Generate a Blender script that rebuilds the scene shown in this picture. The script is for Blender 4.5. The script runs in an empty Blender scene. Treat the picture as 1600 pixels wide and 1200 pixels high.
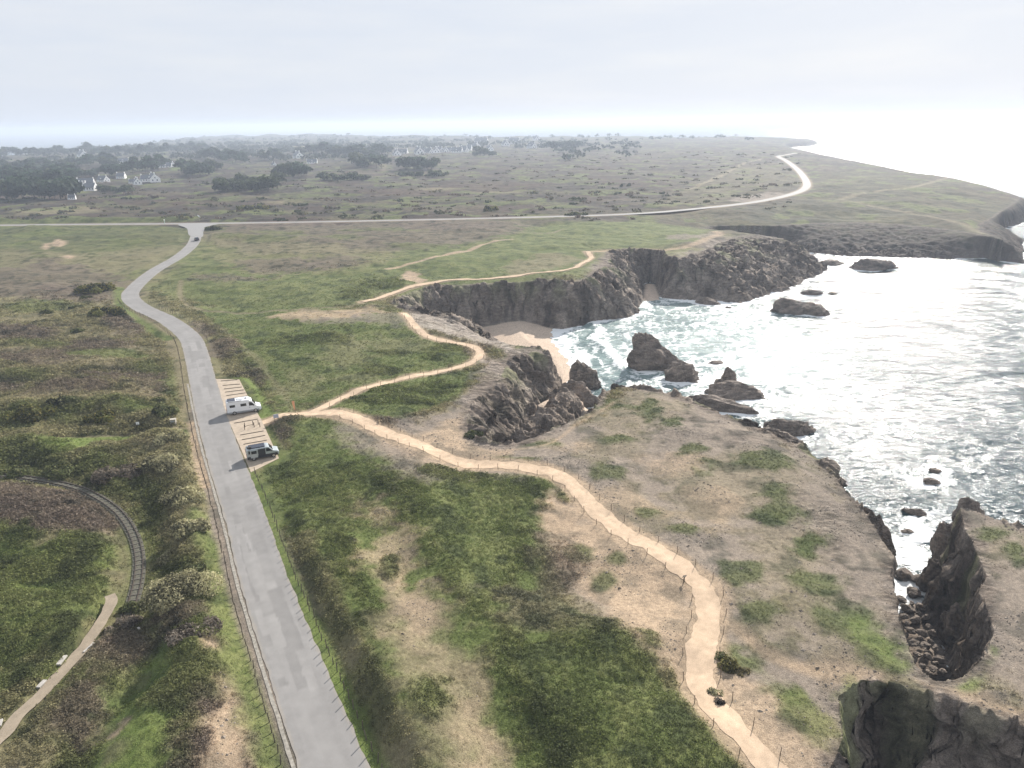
import bpy, bmesh, math, random
import numpy as np
from mathutils import Vector, Matrix, noise as mnoise

S = bpy.context.scene
COL = S.collection
RNG = np.random.default_rng(7)
random.seed(7)

# ------------------------------------------------------------------ camera
CAM_Z, FPX, PITCH, ROLL = 50.0, 1140.0, math.radians(19.72), -0.0156
SEA = -14.0
fw = np.array([0, math.cos(PITCH), -math.sin(PITCH)])
r0 = np.array([1.0, 0, 0]); u0 = np.array([0, math.sin(PITCH), math.cos(PITCH)])
rt = math.cos(ROLL) * r0 + math.sin(ROLL) * u0
up = -math.sin(ROLL) * r0 + math.cos(ROLL) * u0
cam_d = bpy.data.cameras.new('camera'); cam = bpy.data.objects.new('camera', cam_d); COL.objects.link(cam)
cam_d.sensor_width = 36; cam_d.lens = 36 * FPX / 1600; cam_d.clip_start = 0.5; cam_d.clip_end = 60000
M = Matrix.Identity(4)
for i in range(3):
    M[i][0] = rt[i]; M[i][1] = up[i]; M[i][2] = -fw[i]
M[2][3] = CAM_Z
cam.matrix_world = M
S.camera = cam

# ------------------------------------------------------------------ sky and sun
SUN_AZ, SUN_EL = math.radians(27.5), math.radians(30)
w = bpy.data.worlds.new('World'); S.world = w; w.use_nodes = True
nt = w.node_tree; nt.nodes.clear()
wo = nt.nodes.new('ShaderNodeOutputWorld'); bg = nt.nodes.new('ShaderNodeBackground')
sky = nt.nodes.new('ShaderNodeTexSky'); sky.sky_type = 'NISHITA'; sky.sun_disc = False
sky.sun_elevation = SUN_EL; sky.sun_rotation = SUN_AZ
sky.air_density = 1.0; sky.dust_density = 1.6; sky.ozone_density = 1.5
bg.inputs[1].default_value = 0.074
tc = nt.nodes.new('ShaderNodeTexCoord'); mp = nt.nodes.new('ShaderNodeMapping')
mp.inputs['Scale'].default_value = (1.2, 1.2, 7.0)
cn = nt.nodes.new('ShaderNodeTexNoise'); cn.inputs['Scale'].default_value = 2.2; cn.inputs['Detail'].default_value = 7; cn.inputs['Roughness'].default_value = 0.55
cr = nt.nodes.new('ShaderNodeMapRange'); cr.inputs[1].default_value = 0.42; cr.inputs[2].default_value = 0.75; cr.inputs[3].default_value = 0.94; cr.inputs[4].default_value = 0.965
mx = nt.nodes.new('ShaderNodeMix'); mx.data_type = 'RGBA'
# thin high cloud veil: pale grey mixed over the clear sky
mx.inputs[7].default_value = (5.3, 5.55, 6.0, 1)
# faint brighter puffs and grey streaks in the veil
mp2 = nt.nodes.new('ShaderNodeMapping'); mp2.inputs['Scale'].default_value = (1.6, 1.6, 11.0); mp2.inputs['Location'].default_value = (3.1, .7, .2)
pn = nt.nodes.new('ShaderNodeTexNoise'); pn.inputs['Scale'].default_value = 2.6; pn.inputs['Detail'].default_value = 8; pn.inputs['Roughness'].default_value = .6
pr_ = nt.nodes.new('ShaderNodeMapRange'); pr_.inputs[1].default_value = .42; pr_.inputs[2].default_value = .72
pm = nt.nodes.new('ShaderNodeMix'); pm.data_type = 'RGBA'; pm.inputs[6].default_value = (5.85, 6.25, 7.0, 1); pm.inputs[7].default_value = (6.4, 6.65, 7.1, 1)
nt.links.new(tc.outputs['Generated'], mp2.inputs[0]); nt.links.new(mp2.outputs[0], pn.inputs['Vector']); nt.links.new(pn.outputs['Fac'], pr_.inputs[0]); nt.links.new(pr_.outputs[0], pm.inputs[0]); nt.links.new(pm.outputs[2], mx.inputs[7])
nt.links.new(tc.outputs['Generated'], mp.inputs[0]); nt.links.new(mp.outputs[0], cn.inputs['Vector'])
nt.links.new(cn.outputs['Fac'], cr.inputs[0]); nt.links.new(cr.outputs[0], mx.inputs[0])
nt.links.new(sky.outputs[0], mx.inputs[6]); nt.links.new(mx.outputs[2], bg.inputs[0]); nt.links.new(bg.outputs[0], wo.inputs[0])
sd = bpy.data.lights.new('sun', 'SUN'); sd.energy = 5.0; sd.angle = math.radians(0.5); sd.color = (1.0, 0.94, 0.86)
sun = bpy.data.objects.new('sun', sd); COL.objects.link(sun)
SUNV = Vector((math.cos(SUN_EL) * math.sin(SUN_AZ), math.cos(SUN_EL) * math.cos(SUN_AZ), math.sin(SUN_EL)))
sun.rotation_euler = (-SUNV).to_track_quat('-Z', 'Y').to_euler()
S.view_settings.view_transform = 'Standard'; S.view_settings.look = 'None'
S.view_settings.exposure = 0.76; S.view_settings.gamma = 1.0

# ------------------------------------------------------------------ helpers
def at(px, py, z=0.0):
    """the point of the plane at height z that the photograph shows at pixel px, py"""
    d = fw + (px - 800) / FPX * rt + (600 - py) / FPX * up
    t = (z - CAM_Z) / min(d[2], -0.004)
    return np.array([d[0] * t, d[1] * t])

def pts(seq, z=0.0):
    return np.array([at(a, b, z) for a, b in seq])

def smooth(a, b, x):
    t = np.clip((x - a) / (b - a), 0, 1)
    return t * t * (3 - 2 * t)

_ga = np.random.default_rng(3).uniform(0, 2 * np.pi, 65536)
_GX, _GY = np.cos(_ga).astype(np.float32), np.sin(_ga).astype(np.float32)
def _h(ix, iy, seed):
    v = (ix.astype(np.int64) * 374761393 + iy.astype(np.int64) * 668265263 + seed * 974634777)
    v = (v ^ (v >> 13)) * 1274126177
    return ((v ^ (v >> 16)) & 65535).astype(np.int32)
def perlin(x, y, seed=0):
    fx, fy = np.floor(x), np.floor(y)
    ix, iy = fx.astype(np.int32), fy.astype(np.int32)
    dx, dy = (x - fx).astype(np.float32), (y - fy).astype(np.float32)
    u = dx * dx * dx * (dx * (dx * 6 - 15) + 10); v = dy * dy * dy * (dy * (dy * 6 - 15) + 10)
    def g(ox, oy):
        k = _h(ix + ox, iy + oy, seed)
        return _GX[k] * (dx - ox) + _GY[k] * (dy - oy)
    a = g(0, 0); b = g(1, 0); c = g(0, 1); d = g(1, 1)
    return ((a + (b - a) * u) + ((c + (d - c) * u) - (a + (b - a) * u)) * v) * 1.5
def fbm(x, y, scale, octs=3, seed=0, gain=0.5):
    s = 0; amp = 1.0
    for o in range(octs):
        s = s + amp * perlin(x / scale, y / scale, seed + o * 17); scale /= 2.03; amp *= gain
    return s
def ridged(x, y, scale, octs=3, seed=0):
    s = 0; amp = 1.0
    for o in range(octs):
        s = s + amp * (1 - 2 * np.abs(perlin(x / scale, y / scale, seed + o * 17))); scale /= 2.1; amp *= 0.5
    return s
def worley(x, y, scale, seed=0):
    x = x / scale; y = y / scale
    fx, fy = np.floor(x), np.floor(y); ix, iy = fx.astype(np.int32), fy.astype(np.int32)
    best = np.full(x.shape, 9.0, np.float32); bid = np.zeros(x.shape, np.int32)
    for ox in (-1, 0, 1):
        for oy in (-1, 0, 1):
            k = _h(ix + ox, iy + oy, seed)
            cx = ox + (k & 255) / 255.0; cy = oy + ((k >> 8) & 255) / 255.0
            d = (x - fx - cx) ** 2 + (y - fy - cy) ** 2
            m = d < best
            best[m] = d[m]; bid[m] = k[m]
    return np.sqrt(best), bid / 65535.0

def spline(P, n=8, closed=False):
    P = np.asarray(P, float); N = len(P); out = []
    rng = range(N) if closed else range(N - 1)
    for i in rng:
        a = P[(i - 1) % N] if closed or i > 0 else 2 * P[0] - P[1]
        b, c = P[i], P[(i + 1) % N]
        d = P[(i + 2) % N] if closed or i + 2 < N else 2 * P[-1] - P[-2]
        for k in range(n):
            t = k / n
            out.append(0.5 * (2 * b + (c - a) * t + (2 * a - 5 * b + 4 * c - d) * t * t + (3 * b - a - 3 * c + d) * t ** 3))
    if not closed: out.append(P[-1])
    return np.array(out)
def resample(P, step):
    L = np.r_[0, np.cumsum(np.linalg.norm(np.diff(P, axis=0), axis=1))]
    s = np.linspace(0, L[-1], max(2, int(round(L[-1] / step)) + 1))
    return np.stack([np.interp(s, L, P[:, k]) for k in range(P.shape[1])], 1)

BIG = 1e6
def sdf(x, y, poly, pad, closed=True):
    """signed distance (positive inside) to a polygon, or minus the distance to an open line; -BIG farther than pad"""
    out = np.full(x.shape, -BIG, np.float32)
    lo, hi = poly.min(0) - pad, poly.max(0) + pad
    sel = np.nonzero((x > lo[0]) & (x < hi[0]) & (y > lo[1]) & (y < hi[1]))[0]
    if not len(sel): return out
    X, Y = x[sel].astype(np.float32), y[sel].astype(np.float32)
    d2 = np.full(X.shape, 1e12, np.float32); ins = np.zeros(X.shape, bool)
    n = len(poly)
    for i in range(n if closed else n - 1):
        ax, ay = poly[i]; bx, by = poly[(i + 1) % n]
        ex, ey = bx - ax, by - ay; L = ex * ex + ey * ey
        if L < 1e-9: continue
        t = np.clip(((X - ax) * ex + (Y - ay) * ey) / L, 0, 1)
        d2 = np.minimum(d2, (X - ax - t * ex) ** 2 + (Y - ay - t * ey) ** 2)
        if closed and ay != by:
            ins ^= ((ay > Y) != (by > Y)) & (X < (Y - ay) / (by - ay) * ex + ax)
    d = np.sqrt(d2)
    out[sel] = np.where(ins, d, -d)
    return out

def mesh_np(name, V, F, mat, parent=None, colors=None, smooth_=True):
    V = np.asarray(V, np.float32); F = np.asarray(F, np.int32)
    me = bpy.data.meshes.new(name); k = F.shape[1]
    me.vertices.add(len(V)); me.vertices.foreach_set('co', V.ravel())
    me.loops.add(F.size); me.loops.foreach_set('vertex_index', F.ravel())
    me.polygons.add(len(F)); me.polygons.foreach_set('loop_start', np.arange(0, F.size, k, dtype=np.int32))
    me.polygons.foreach_set('use_smooth', np.full(len(F), smooth_, bool))
    if colors is not None:
        for nm, c in colors.items():
            a = me.color_attributes.new(nm, 'FLOAT_COLOR', 'POINT')
            c4 = np.ones((len(V), 4), np.float32); c4[:, :c.shape[1]] = c
            a.data.foreach_set('color', c4.ravel())
    me.update(calc_edges=True); me.validate()
    me.materials.append(mat)
    o = bpy.data.objects.new(name, me); COL.objects.link(o)
    if parent: o.parent = parent
    return o
def obj(name, bm, mat, parent=None, smooth_=False):
    me = bpy.data.meshes.new(name); bm.normal_update(); bm.to_mesh(me); bm.free()
    me.materials.append(mat)
    if smooth_:
        for p in me.polygons: p.use_smooth = True
    o = bpy.data.objects.new(name, me); COL.objects.link(o)
    if parent: o.parent = parent
    return o
def tag(o, label=None, cat=None, group=None, kind=None):
    if label: o['label'] = label
    if cat: o['category'] = cat
    if group: o['group'] = group
    if kind: o['kind'] = kind
    return o
def thing(name, label, cat, loc=(0, 0, 0), rz=0, group=None):
    o = bpy.data.objects.new(name, None); COL.objects.link(o); o.empty_display_size = 0.2
    o.location = loc; o.rotation_euler = (0, 0, rz)
    return tag(o, label, cat, group)
def copy_tree(o, parent=None):
    c = o.copy(); COL.objects.link(c)
    if parent: c.parent = parent
    for ch in list(o.children): copy_tree(ch, c)
    return c
def box(bm, x0, x1, y0, y1, z0, z1, bev=0.0):
    r = bmesh.ops.create_cube(bm, size=1, matrix=Matrix.Translation(((x0 + x1) / 2, (y0 + y1) / 2, (z0 + z1) / 2)) @ Matrix.Diagonal((x1 - x0, y1 - y0, z1 - z0, 1)))
    if bev:
        es = list({e for v in r['verts'] for e in v.link_edges})
        bmesh.ops.bevel(bm, geom=es, offset=bev, segments=2, affect='EDGES', profile=0.6)
def prism(bm, prof, y0, y1, bev=0.0):
    """profile of (x, z) points run from y0 to y1"""
    a = [bm.verts.new((x, y0, z)) for x, z in prof]; b = [bm.verts.new((x, y1, z)) for x, z in prof]
    n = len(prof); fs = [bm.faces.new(a), bm.faces.new(b[::-1])]
    for i in range(n): fs.append(bm.faces.new((a[i], b[i], b[(i + 1) % n], a[(i + 1) % n])))
    bmesh.ops.recalc_face_normals(bm, faces=fs)
    if bev:
        bmesh.ops.bevel(bm, geom=list({e for f in fs for e in f.edges}), offset=bev, segments=2, affect='EDGES', profile=0.6)
def cyl(bm, p0, p1, r0_, r1_=None, seg=10):
    p0, p1 = Vector(p0), Vector(p1); d = p1 - p0
    bmesh.ops.create_cone(bm, cap_ends=True, segments=seg, radius1=r0_, radius2=r0_ if r1_ is None else r1_, depth=d.length,
                          matrix=Matrix.Translation((p0 + p1) / 2) @ d.to_track_quat('Z', 'Y').to_matrix().to_4x4())

# ------------------------------------------------------------------ materials
def mat_plain(name, col, rough=0.7, metal=0.0, nscale=0.0, namp=0.15, bump=0.0):
    m = bpy.data.materials.new(name); m.use_nodes = True; t = m.node_tree; b = t.nodes['Principled BSDF']
    b.inputs['Base Color'].default_value = (*col, 1); b.inputs['Roughness'].default_value = rough; b.inputs['Metallic'].default_value = metal
    if nscale:
        co = t.nodes.new('ShaderNodeTexCoord'); n = t.nodes.new('ShaderNodeTexNoise'); n.inputs['Scale'].default_value = nscale; n.inputs['Detail'].default_value = 5
        mr = t.nodes.new('ShaderNodeMapRange'); mr.inputs[1].default_value = .3; mr.inputs[2].default_value = .7; mr.inputs[3].default_value = 1 - namp; mr.inputs[4].default_value = 1 + namp
        mu = t.nodes.new('ShaderNodeMix'); mu.data_type = 'RGBA'; mu.blend_type = 'MULTIPLY'; mu.inputs[0].default_value = 1; mu.inputs[6].default_value = (*col, 1)
        t.links.new(co.outputs['Object'], n.inputs['Vector']); t.links.new(n.outputs['Fac'], mr.inputs[0]); t.links.new(mr.outputs[0], mu.inputs[7]); t.links.new(mu.outputs[2], b.inputs['Base Color'])
        if bump:
            bp = t.nodes.new('ShaderNodeBump'); bp.inputs['Strength'].default_value = bump; bp.inputs['Distance'].default_value = 0.1
            t.links.new(n.outputs['Fac'], bp.inputs['Height']); t.links.new(bp.outputs[0], b.inputs['Normal'])
    return m
def mat_vcol(name, rough=0.9, noises=((3.0, .25), (14.0, .25)), bump=0.4, bscale=6.0, bdist=0.15, spec=0.15, transl=0.0):
    """base colour from the attribute 'tint' broken up by procedural noise"""
    m = bpy.data.materials.new(name); m.use_nodes = True; t = m.node_tree; b = t.nodes['Principled BSDF']
    b.inputs['Roughness'].default_value = rough; b.inputs['Specular IOR Level'].default_value = spec
    a = t.nodes.new('ShaderNodeVertexColor'); a.layer_name = 'tint'; cur = a.outputs[0]
    g = t.nodes.new('ShaderNodeNewGeometry')
    for sc, amp in noises:
        n = t.nodes.new('ShaderNodeTexNoise'); n.inputs['Scale'].default_value = sc; n.inputs['Detail'].default_value = 3
        mr = t.nodes.new('ShaderNodeMapRange'); mr.inputs[1].default_value = .3; mr.inputs[2].default_value = .7; mr.inputs[3].default_value = 1 - amp; mr.inputs[4].default_value = 1 + amp
        mu = t.nodes.new('ShaderNodeMix'); mu.data_type = 'RGBA'; mu.blend_type = 'MULTIPLY'; mu.inputs[0].default_value = 1
        t.links.new(g.outputs['Position'], n.inputs['Vector']); t.links.new(n.outputs['Fac'], mr.inputs[0])
        t.links.new(cur, mu.inputs[6]); t.links.new(mr.outputs[0], mu.inputs[7]); cur = mu.outputs[2]
    t.links.new(cur, b.inputs['Base Color'])
    if bump:
        n = t.nodes.new('ShaderNodeTexNoise'); n.inputs['Scale'].default_value = bscale; n.inputs['Detail'].default_value = 4
        bp = t.nodes.new('ShaderNodeBump'); bp.inputs['Strength'].default_value = bump; bp.inputs['Distance'].default_value = bdist
        t.links.new(g.outputs['Position'], n.inputs['Vector']); t.links.new(n.outputs['Fac'], bp.inputs['Height']); t.links.new(bp.outputs[0], b.inputs['Normal'])
    if transl:
        o = t.nodes['Material Output']; tr = t.nodes.new('ShaderNodeBsdfTranslucent'); ms = t.nodes.new('ShaderNodeMixShader'); ms.inputs[0].default_value = transl
        t.links.new(cur, tr.inputs[0]); t.links.new(b.outputs[0], ms.inputs[1]); t.links.new(tr.outputs[0], ms.inputs[2]); t.links.new(ms.outputs[0], o.inputs[0])
    return m

# ------------------------------------------------------------------ the coast: rim (plateau edge) and foot (sea level), traced and unprojected
# (rim px, rim py, foot: (px, py, z) or a width in metres)
COAST = [
 (1120,1400,2),(1235,1300,2),(1288,1235,1.6),(1300,1200,1.5),(1318,1150,1.5),(1312,1110,1.5),(1311,1088,2.2),(1335,1070,2.4),(1370,1062,2.6),(1420,1075,2.6),(1480,1086,2.6),(1540,1110,2.6),(1600,1132,2.6),(1750,1180,2),(2000,1240,3),
 (2150,1080,8),(1950,900,9),(1750,850,9),(1640,832,9),(1600,824,8),(1555,810,6),(1522,796,4),(1500,790,3),
 (1506,825,(1462,868,-14)),(1520,850,(1452,888,-14)),(1541,900,(1440,922,-13.5)),(1528,925,(1438,945,-13)),(1546,960,(1450,968,-13)),(1553,988,(1478,1000,-12.5)),(1532,1032,(1488,1035,-12)),(1506,1055,1.5),(1480,1064,1.5),(1460,1062,1.5),(1440,1048,1.5),(1424,1028,1.5),(1413,985,1.8),(1402,950,2),(1398,920,2.2),(1392,893,2.5),
 (1398,868,2.5),(1383,848,3),(1352,800,4),(1322,765,6),(1300,740,6),(1270,715,7),(1235,692,7),(1200,676,7),(1130,648,6),(1080,627,6),(1040,613,5),(1000,606,5),(965,604,4),(943,612,3),
 (930,638,2.5),(900,653,2.5),(862,672,2.5),(810,690,2),(775,694,2),
 (745,690,(802,686,-5)),(728,657,(822,660,-6)),(740,625,(833,634,-7)),(775,602,(850,622,-7)),(797,560,(868,612,-8)),(835,549,(880,602,-9)),(858,556,(886,590,-12)),
 (840,543,2.0),(800,538,2.5),(760,530,(792,535,-12)),(735,522,(775,525,-12)),(700,507,(748,511,-12)),(660,492,(718,499,-9)),(622,479,(662,490,-4)),
 (612,474,(642,486,-4)),(640,457,(690,491,-7)),(680,446,(730,495,-10)),(720,446,(772,502,-12)),(790,442,(820,502,-13)),(860,438,(880,511,-13)),(905,441,(935,503,-14)),(932,425,(985,497,-14)),(948,412,(1003,490,-14)),(954,400,(1005,470,-14)),(950,393,(1003,460,-13.5)),
 (975,389,(1006,440,-13)),(1005,388,(1016,437,-13)),(1030,391,(1027,441,-13.5)),(1045,400,(1034,466,-14)),
 (1062,404,(1062,469,-14)),(1100,393,(1112,472,-14)),(1130,378,(1162,476,-14)),(1158,368,(1200,465,-14)),(1183,366,(1238,455,-14)),(1203,368,(1265,440,-14)),(1214,371,(1305,420,-14)),
 (1204,362,9),(1150,352,9),(1105,346,7),
 (1112,342,(1165,376,-14)),(1145,342,(1215,386,-14)),(1205,342,(1265,397,-14)),(1290,338,(1312,402,-14)),(1350,337,(1370,404,-14)),(1420,341,(1432,405,-14)),(1490,348,(1512,405,-14)),(1550,358,(1575,402,-14)),(1572,363,(1615,393,-14)),(1566,359,(1606,377,-14)),
 (1535,350,(1567,372,-14)),(1532,342,(1566,362,-14)),(1548,333,(1572,356,-14)),(1568,320,(1596,351,-14)),(1588,308,(1606,344,-14)),
 (1596,301,14),(1570,292,15),(1535,282,15),(1490,272,15),(1430,265,15),(1390,257,15),(1345,249,15),(1290,239,15),(1262,233,15),(1240,229,15),(1226,225,15),(1224,221.5,15),(1256,219,15),(1272,217,15),(1265,215.6,15),(1215,214.6,15),(1050,214,15),(800,213.3,15),(560,212.3,15),(440,212,15),(340,214,15),(285,217,15),(240,222,15),(200,228,15),(140,231,15),(95,238,15),(40,240,15),(0,243,15),(-200,250,15),(-600,262,15)]
A = np.array([at(c[0], c[1], -0.5) for c in COAST])
far = [(-4000., 900.), (-4000., -300.), (200., -300.), (A[0][0] - 12, -60.)]
A = np.vstack([A, far])
W = [c[2] for c in COAST] + [15] * len(far)
n = len(A)
area = np.sum(A[:, 0] * np.roll(A[:, 1], -1) - np.roll(A[:, 0], -1) * A[:, 1])
T = np.roll(A, -1, 0) - np.roll(A, 1, 0); T /= np.linalg.norm(T, axis=1)[:, None]
NRM = np.stack([T[:, 1], -T[:, 0]], 1) * (1 if area > 0 else -1)
B = np.array([at(*W[i]) if isinstance(W[i], tuple) else A[i] + NRM[i] * W[i] for i in range(n)])
for i in range(n):
    g_ = float(np.dot(B[i] - A[i], NRM[i]))
    if g_ < 1.6: B[i] = B[i] + NRM[i] * (1.6 - g_)
def densify(P):
    o = []
    for i in range(len(P)):
        a, b = P[i], P[(i + 1) % len(P)]; o += [a, (a + b) / 2]
    return np.array(o)
BEACH = spline(pts([(700,478),(740,500),(800,488),(850,487),(868,508),(864,528),(882,548),(897,575),(892,596),(872,600),(840,560),(790,545),(740,515)], -13.6), 5, True)
BEACH2 = spline(pts([(1003,446),(1022,444),(1031,462),(1018,470),(1002,464)], -13.8), 3, True)
GULLY = spline(pts([(1398,940),(1440,932),(1470,965),(1500,1010),(1500,1075),(1450,1085),(1405,1030)], -13.4), 4, True)
SANDG = spline(pts([(800,690),(822,662),(834,636),(862,622),(885,612),(900,636),(868,676)], -7), 4, True)

# roads and paths (centre lines in the photograph)
ROAD = resample(spline(pts([(560,1300),(514,1179),(447,1000),(411,900),(381,800),(346,700),(331,650),(318,600),(306,550),(294,525),(262,500),(222,481),(204,465),(210,450),(240,424),(279,401),(300,383),(306,370),(308,360),(310,351.5)]), 10), 1.0)
ROAD2 = resample(spline(pts([(-400,356),(-150,353.5),(0,352),(150,350.5),(310,349.3),(500,346.5),(700,342.5),(880,338),(1000,333.5),(1100,325),(1180,315.5),(1235,304),(1259,293),(1258,280),(1245,264),(1228,251),(1216,244.5),(1228,242),(1245,239)]), 12), 2.0)
PATH1 = resample(spline(pts([(398,664),(420,658),(445,652),(475,647),(500,640),(530,625),(580,606),(640,590),(700,577),(733,569),(749,559),(748,549),(733,541),(700,533),(670,525),(652,513),(641,500),(630,487)]), 8), 0.6)
PATH2 = resample(spline(pts([(478,648),(520,651),(560,660),(610,681),(660,704),(700,716),(750,723),(800,728),(850,738),(888,755),(912,778),(940,805),(982,836),(1030,865),(1072,895),(1098,920),(1108,950),(1103,990),(1094,1030),(1097,1065),(1110,1095),(1140,1135),(1180,1178),(1225,1222),(1275,1270)]), 8), 0.6)
PATH3 = resample(spline(pts([(566,473),(600,462),(640,448),(700,437.5),(780,433),(840,427.5),(888,420),(913,408),(924,400),(918,393)]), 8), 0.8)
PATH4 = resample(spline(pts([(918,393),(950,390),(1000,387),(1040,389),(1080,385),(1108,373),(1125,363),(1112,355)]), 8), 0.8)
PLATF = resample(spline(pts([(-40,1195),(5,1149),(24,1126),(50,1100),(78,1072),(113,1035),(140,1000),(165,962),(174,941),(171,931)]), 8), 0.5)
RAIL = resample(spline(pts([(-30,742),(40,747),(110,760),(150,776),(185,801),(207,833),(217,868),(216,903),(208,938),(198,962)], -.6), 8), 0.55)
LOT = pts([(336,592),(374,593),(392,628),(408,655),(424,690),(436,716),(392,738),(350,640)])

# ------------------------------------------------------------------ ground: one sheet from the drone's feet to the horizon
def polar(a_core, n_core, a_out, n_out, rows):
    ang = np.r_[np.linspace(-a_out, -a_core, n_out, endpoint=False), np.linspace(-a_core, a_core, n_core), np.linspace(a_core, a_out, n_out + 1)[1:]]
    ang = np.radians(ang)
    RR, AA = np.meshgrid(rows, ang, indexing='ij')
    return (RR * np.sin(AA)).ravel(), (RR * np.cos(AA)).ravel(), RR.ravel(), len(rows), len(ang)
def quads(nr, na):
    i = np.arange(nr - 1)[:, None] * na + np.arange(na - 1)[None, :]
    return np.stack([i, i + 1, i + na + 1, i + na], -1).reshape(-1, 4)
rows = np.r_[np.linspace(20, 38, 24, endpoint=False), np.exp(np.arange(math.log(38), math.log(640), 0.0020)), np.exp(np.arange(math.log(640), math.log(6500), 0.0064))]
gx, gy, gr, NR, NA = polar(43.5, 1240, 60, 40, rows)
x, y = gx.astype(np.float32), gy.astype(np.float32)
dA = sdf(x, y, densify(A), 60); dB = sdf(x, y, densify(B), 60)
lim = np.hypot(A[:, 0], A[:, 1]).max() * 0
inA = dA > 0
# far from every rim the tests above are skipped: settle those points by the sign of the big polygon
t_rim = np.where(inA, 0.0, np.clip(-dA / np.maximum(-dA + np.maximum(dB, 0), 1e-3), 0, 1)).astype(np.float32)
out_b = dB <= 0
t_rim[out_b] = 1.0
near = gr < 660

n30 = fbm(x, y, 34, 3, 11); n8 = fbm(x, y, 9, 3, 21); n2 = np.where(near, fbm(x, y, 2.6, 2, 31), 0).astype(np.float32)
n05 = np.where(gr < 170, perlin(x / 0.7, y / 0.7, 41), 0).astype(np.float32)
n120 = fbm(x, y, 150, 4, 51)
# low surfaces: sea bed, beaches, gully floors
def patch(poly, z0, slope, zmax, pad=30):
    s = sdf(x, y, poly, pad); return np.where(s < -pad, -40, np.minimum(z0 + slope * s, zmax))
zlow = np.full(x.shape, -17.0, np.float32)
for p_, z0_, sl_, zm_ in ((BEACH, -14.05, 0.13, -12.5), (BEACH2, -13.9, 0.2, -13), (GULLY, -14.2, 0.18, -11.5)):
    zlow = np.maximum(zlow, patch(p_, z0_, sl_, zm_))
sg = sdf(x, y, SANDG, 10); zlow = np.maximum(zlow, np.where(sg < -10, -40, np.minimum(-7.4 + .9 * sg, -6.6 + .5 * n8 + .25 * n2)))
sandg = smooth(-.8, .6, sdf(x, y, spline(pts([(838,640),(846,626),(866,624),(872,634),(866,648),(842,650)], -7), 4, True), 10) + .4 * n2)

# relief on the plateau
relief = 1.1 * n30 + 0.30 * n8 + np.where(gr > 480, 2.6 * n120 * smooth(480, 1400, gr) + 9 * smooth(2000, 4500, gr) * (n120 + 0.1), 0)
def line_d(poly, pad): return -sdf(x, y, poly, pad, False)
def ridge(px, width, h, z=0.0):
    global relief
    d = line_d(spline(pts(px), 6), width * 2.2); relief = relief + h * np.exp(-(d / width) ** 2)
ridge([(462,800),(490,855),(530,935),(578,1030),(634,1130),(695,1240)], 2.6, 1.25)
ridge([(540,830),(585,930),(625,1020),(668,1110),(700,1180)], 2.6, 0.9)
ridge([(640,720),(670,790),(700,880),(740,960)], 6, 0.8)
ridge([(960,1010),(900,1080),(1000,1180)], 6, 1.2)
ridge([(262,690),(290,740),(305,800),(320,860)], 3.6, 1.8)
ridge([(290,925),(320,960),(330,1010)], 3.5, 1.2)
ridge([(270,1010),(290,1070),(230,1160)], 4, 1.5)
ridge([(-40,800),(40,820),(90,850)], 8, 1.3)
ridge([(0,970),(60,960),(130,990)], 5, 1.2)
ridge([(40,690),(130,715),(220,700)], 4, 1.5)
ridge([(20,640),(150,640),(260,660)], 4, 1.5)
ridge([(370,370),(520,380)], 10, 1.5)
ridge([(120,1190),(180,1110),(245,1010)], 3.0, -1.2)
ridge([(235,800),(240,860),(225,930),(190,1010)], 3.5, -1.0)
ridge([(225,470),(300,540),(330,580)], 2.5, 0.8)
ridge([(545,440),(640,455)], 5, -0.8)

# ---- what grows where: layers of cover laid over one another, each with a soft ragged edge
TONES = {  # three tones each, linear albedo
 'grass': ((.096,.120,.037), (.144,.160,.058), (.064,.081,.028)),
 'bright': ((.112,.150,.040), (.146,.180,.054), (.080,.110,.031)),
 'turf': ((.070,.092,.030), (.098,.112,.042), (.048,.062,.024)),
 'dry':   ((.225,.188,.120), (.175,.150,.090), (.120,.110,.060)),
 'soil':  ((.400,.300,.205), (.325,.248,.172), (.250,.196,.138)),
 'bare':  ((.245,.203,.162), (.190,.160,.130), (.132,.116,.092)),
 'scrub': ((.086,.102,.034), (.122,.134,.048), (.055,.064,.025)),
 'olive': ((.165,.152,.076), (.210,.188,.104), (.084,.084,.040)),
 'heath': ((.118,.094,.074), (.150,.120,.088), (.060,.052,.040)),
 'moor':  ((.044,.034,.028), (.058,.046,.034), (.024,.024,.017)),
 'slab':  ((.330,.285,.240), (.400,.350,.300), (.200,.170,.142)),
 'rust':  ((.090,.054,.038), (.072,.048,.037), (.048,.038,.027)),
 'rock':  ((.165,.133,.107), (.245,.206,.172), (.078,.062,.051)),
 'sand':  ((.560,.445,.345), (.530,.42,.325), (.500,.395,.305)),
}
KEYS = list(TONES); Wt = {k: np.zeros(x.shape, np.float32) for k in KEYS}
edge = 0.55 * n8 + 0.45 * n2
def cover(kind, m):
    for k in KEYS: Wt[k] *= (1 - m)
    Wt[kind] += m
def poly_cover(kind, px, soft=2.0, rag=3.0, op=1.0, z=0.0):
    P = spline(pts(px, z), 4, True); s = sdf(x, y, P, 30 + soft)
    cover(kind, op * smooth(-soft, soft, s + rag * edge))
def line_cover(kind, px, width, soft=1.0, rag=0.6, op=1.0, line=None, z=0.0):
    P = spline(pts(px, z), 6) if line is None else line
    d = line_d(P, width * 3 + 12); cover(kind, op * smooth(-soft, soft, width - d + rag * edge))
def blobs(kind, lst, soft=1.0, rag=1.6, op=1.0):
    for cx, cy, rx, ry in lst:
        poly_cover(kind, [(cx + rx * math.cos(a), cy + ry * math.sin(a)) for a in np.linspace(0, 2 * math.pi, 9)[:-1]], soft, rag, op)
Wt['olive'] += 1
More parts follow.
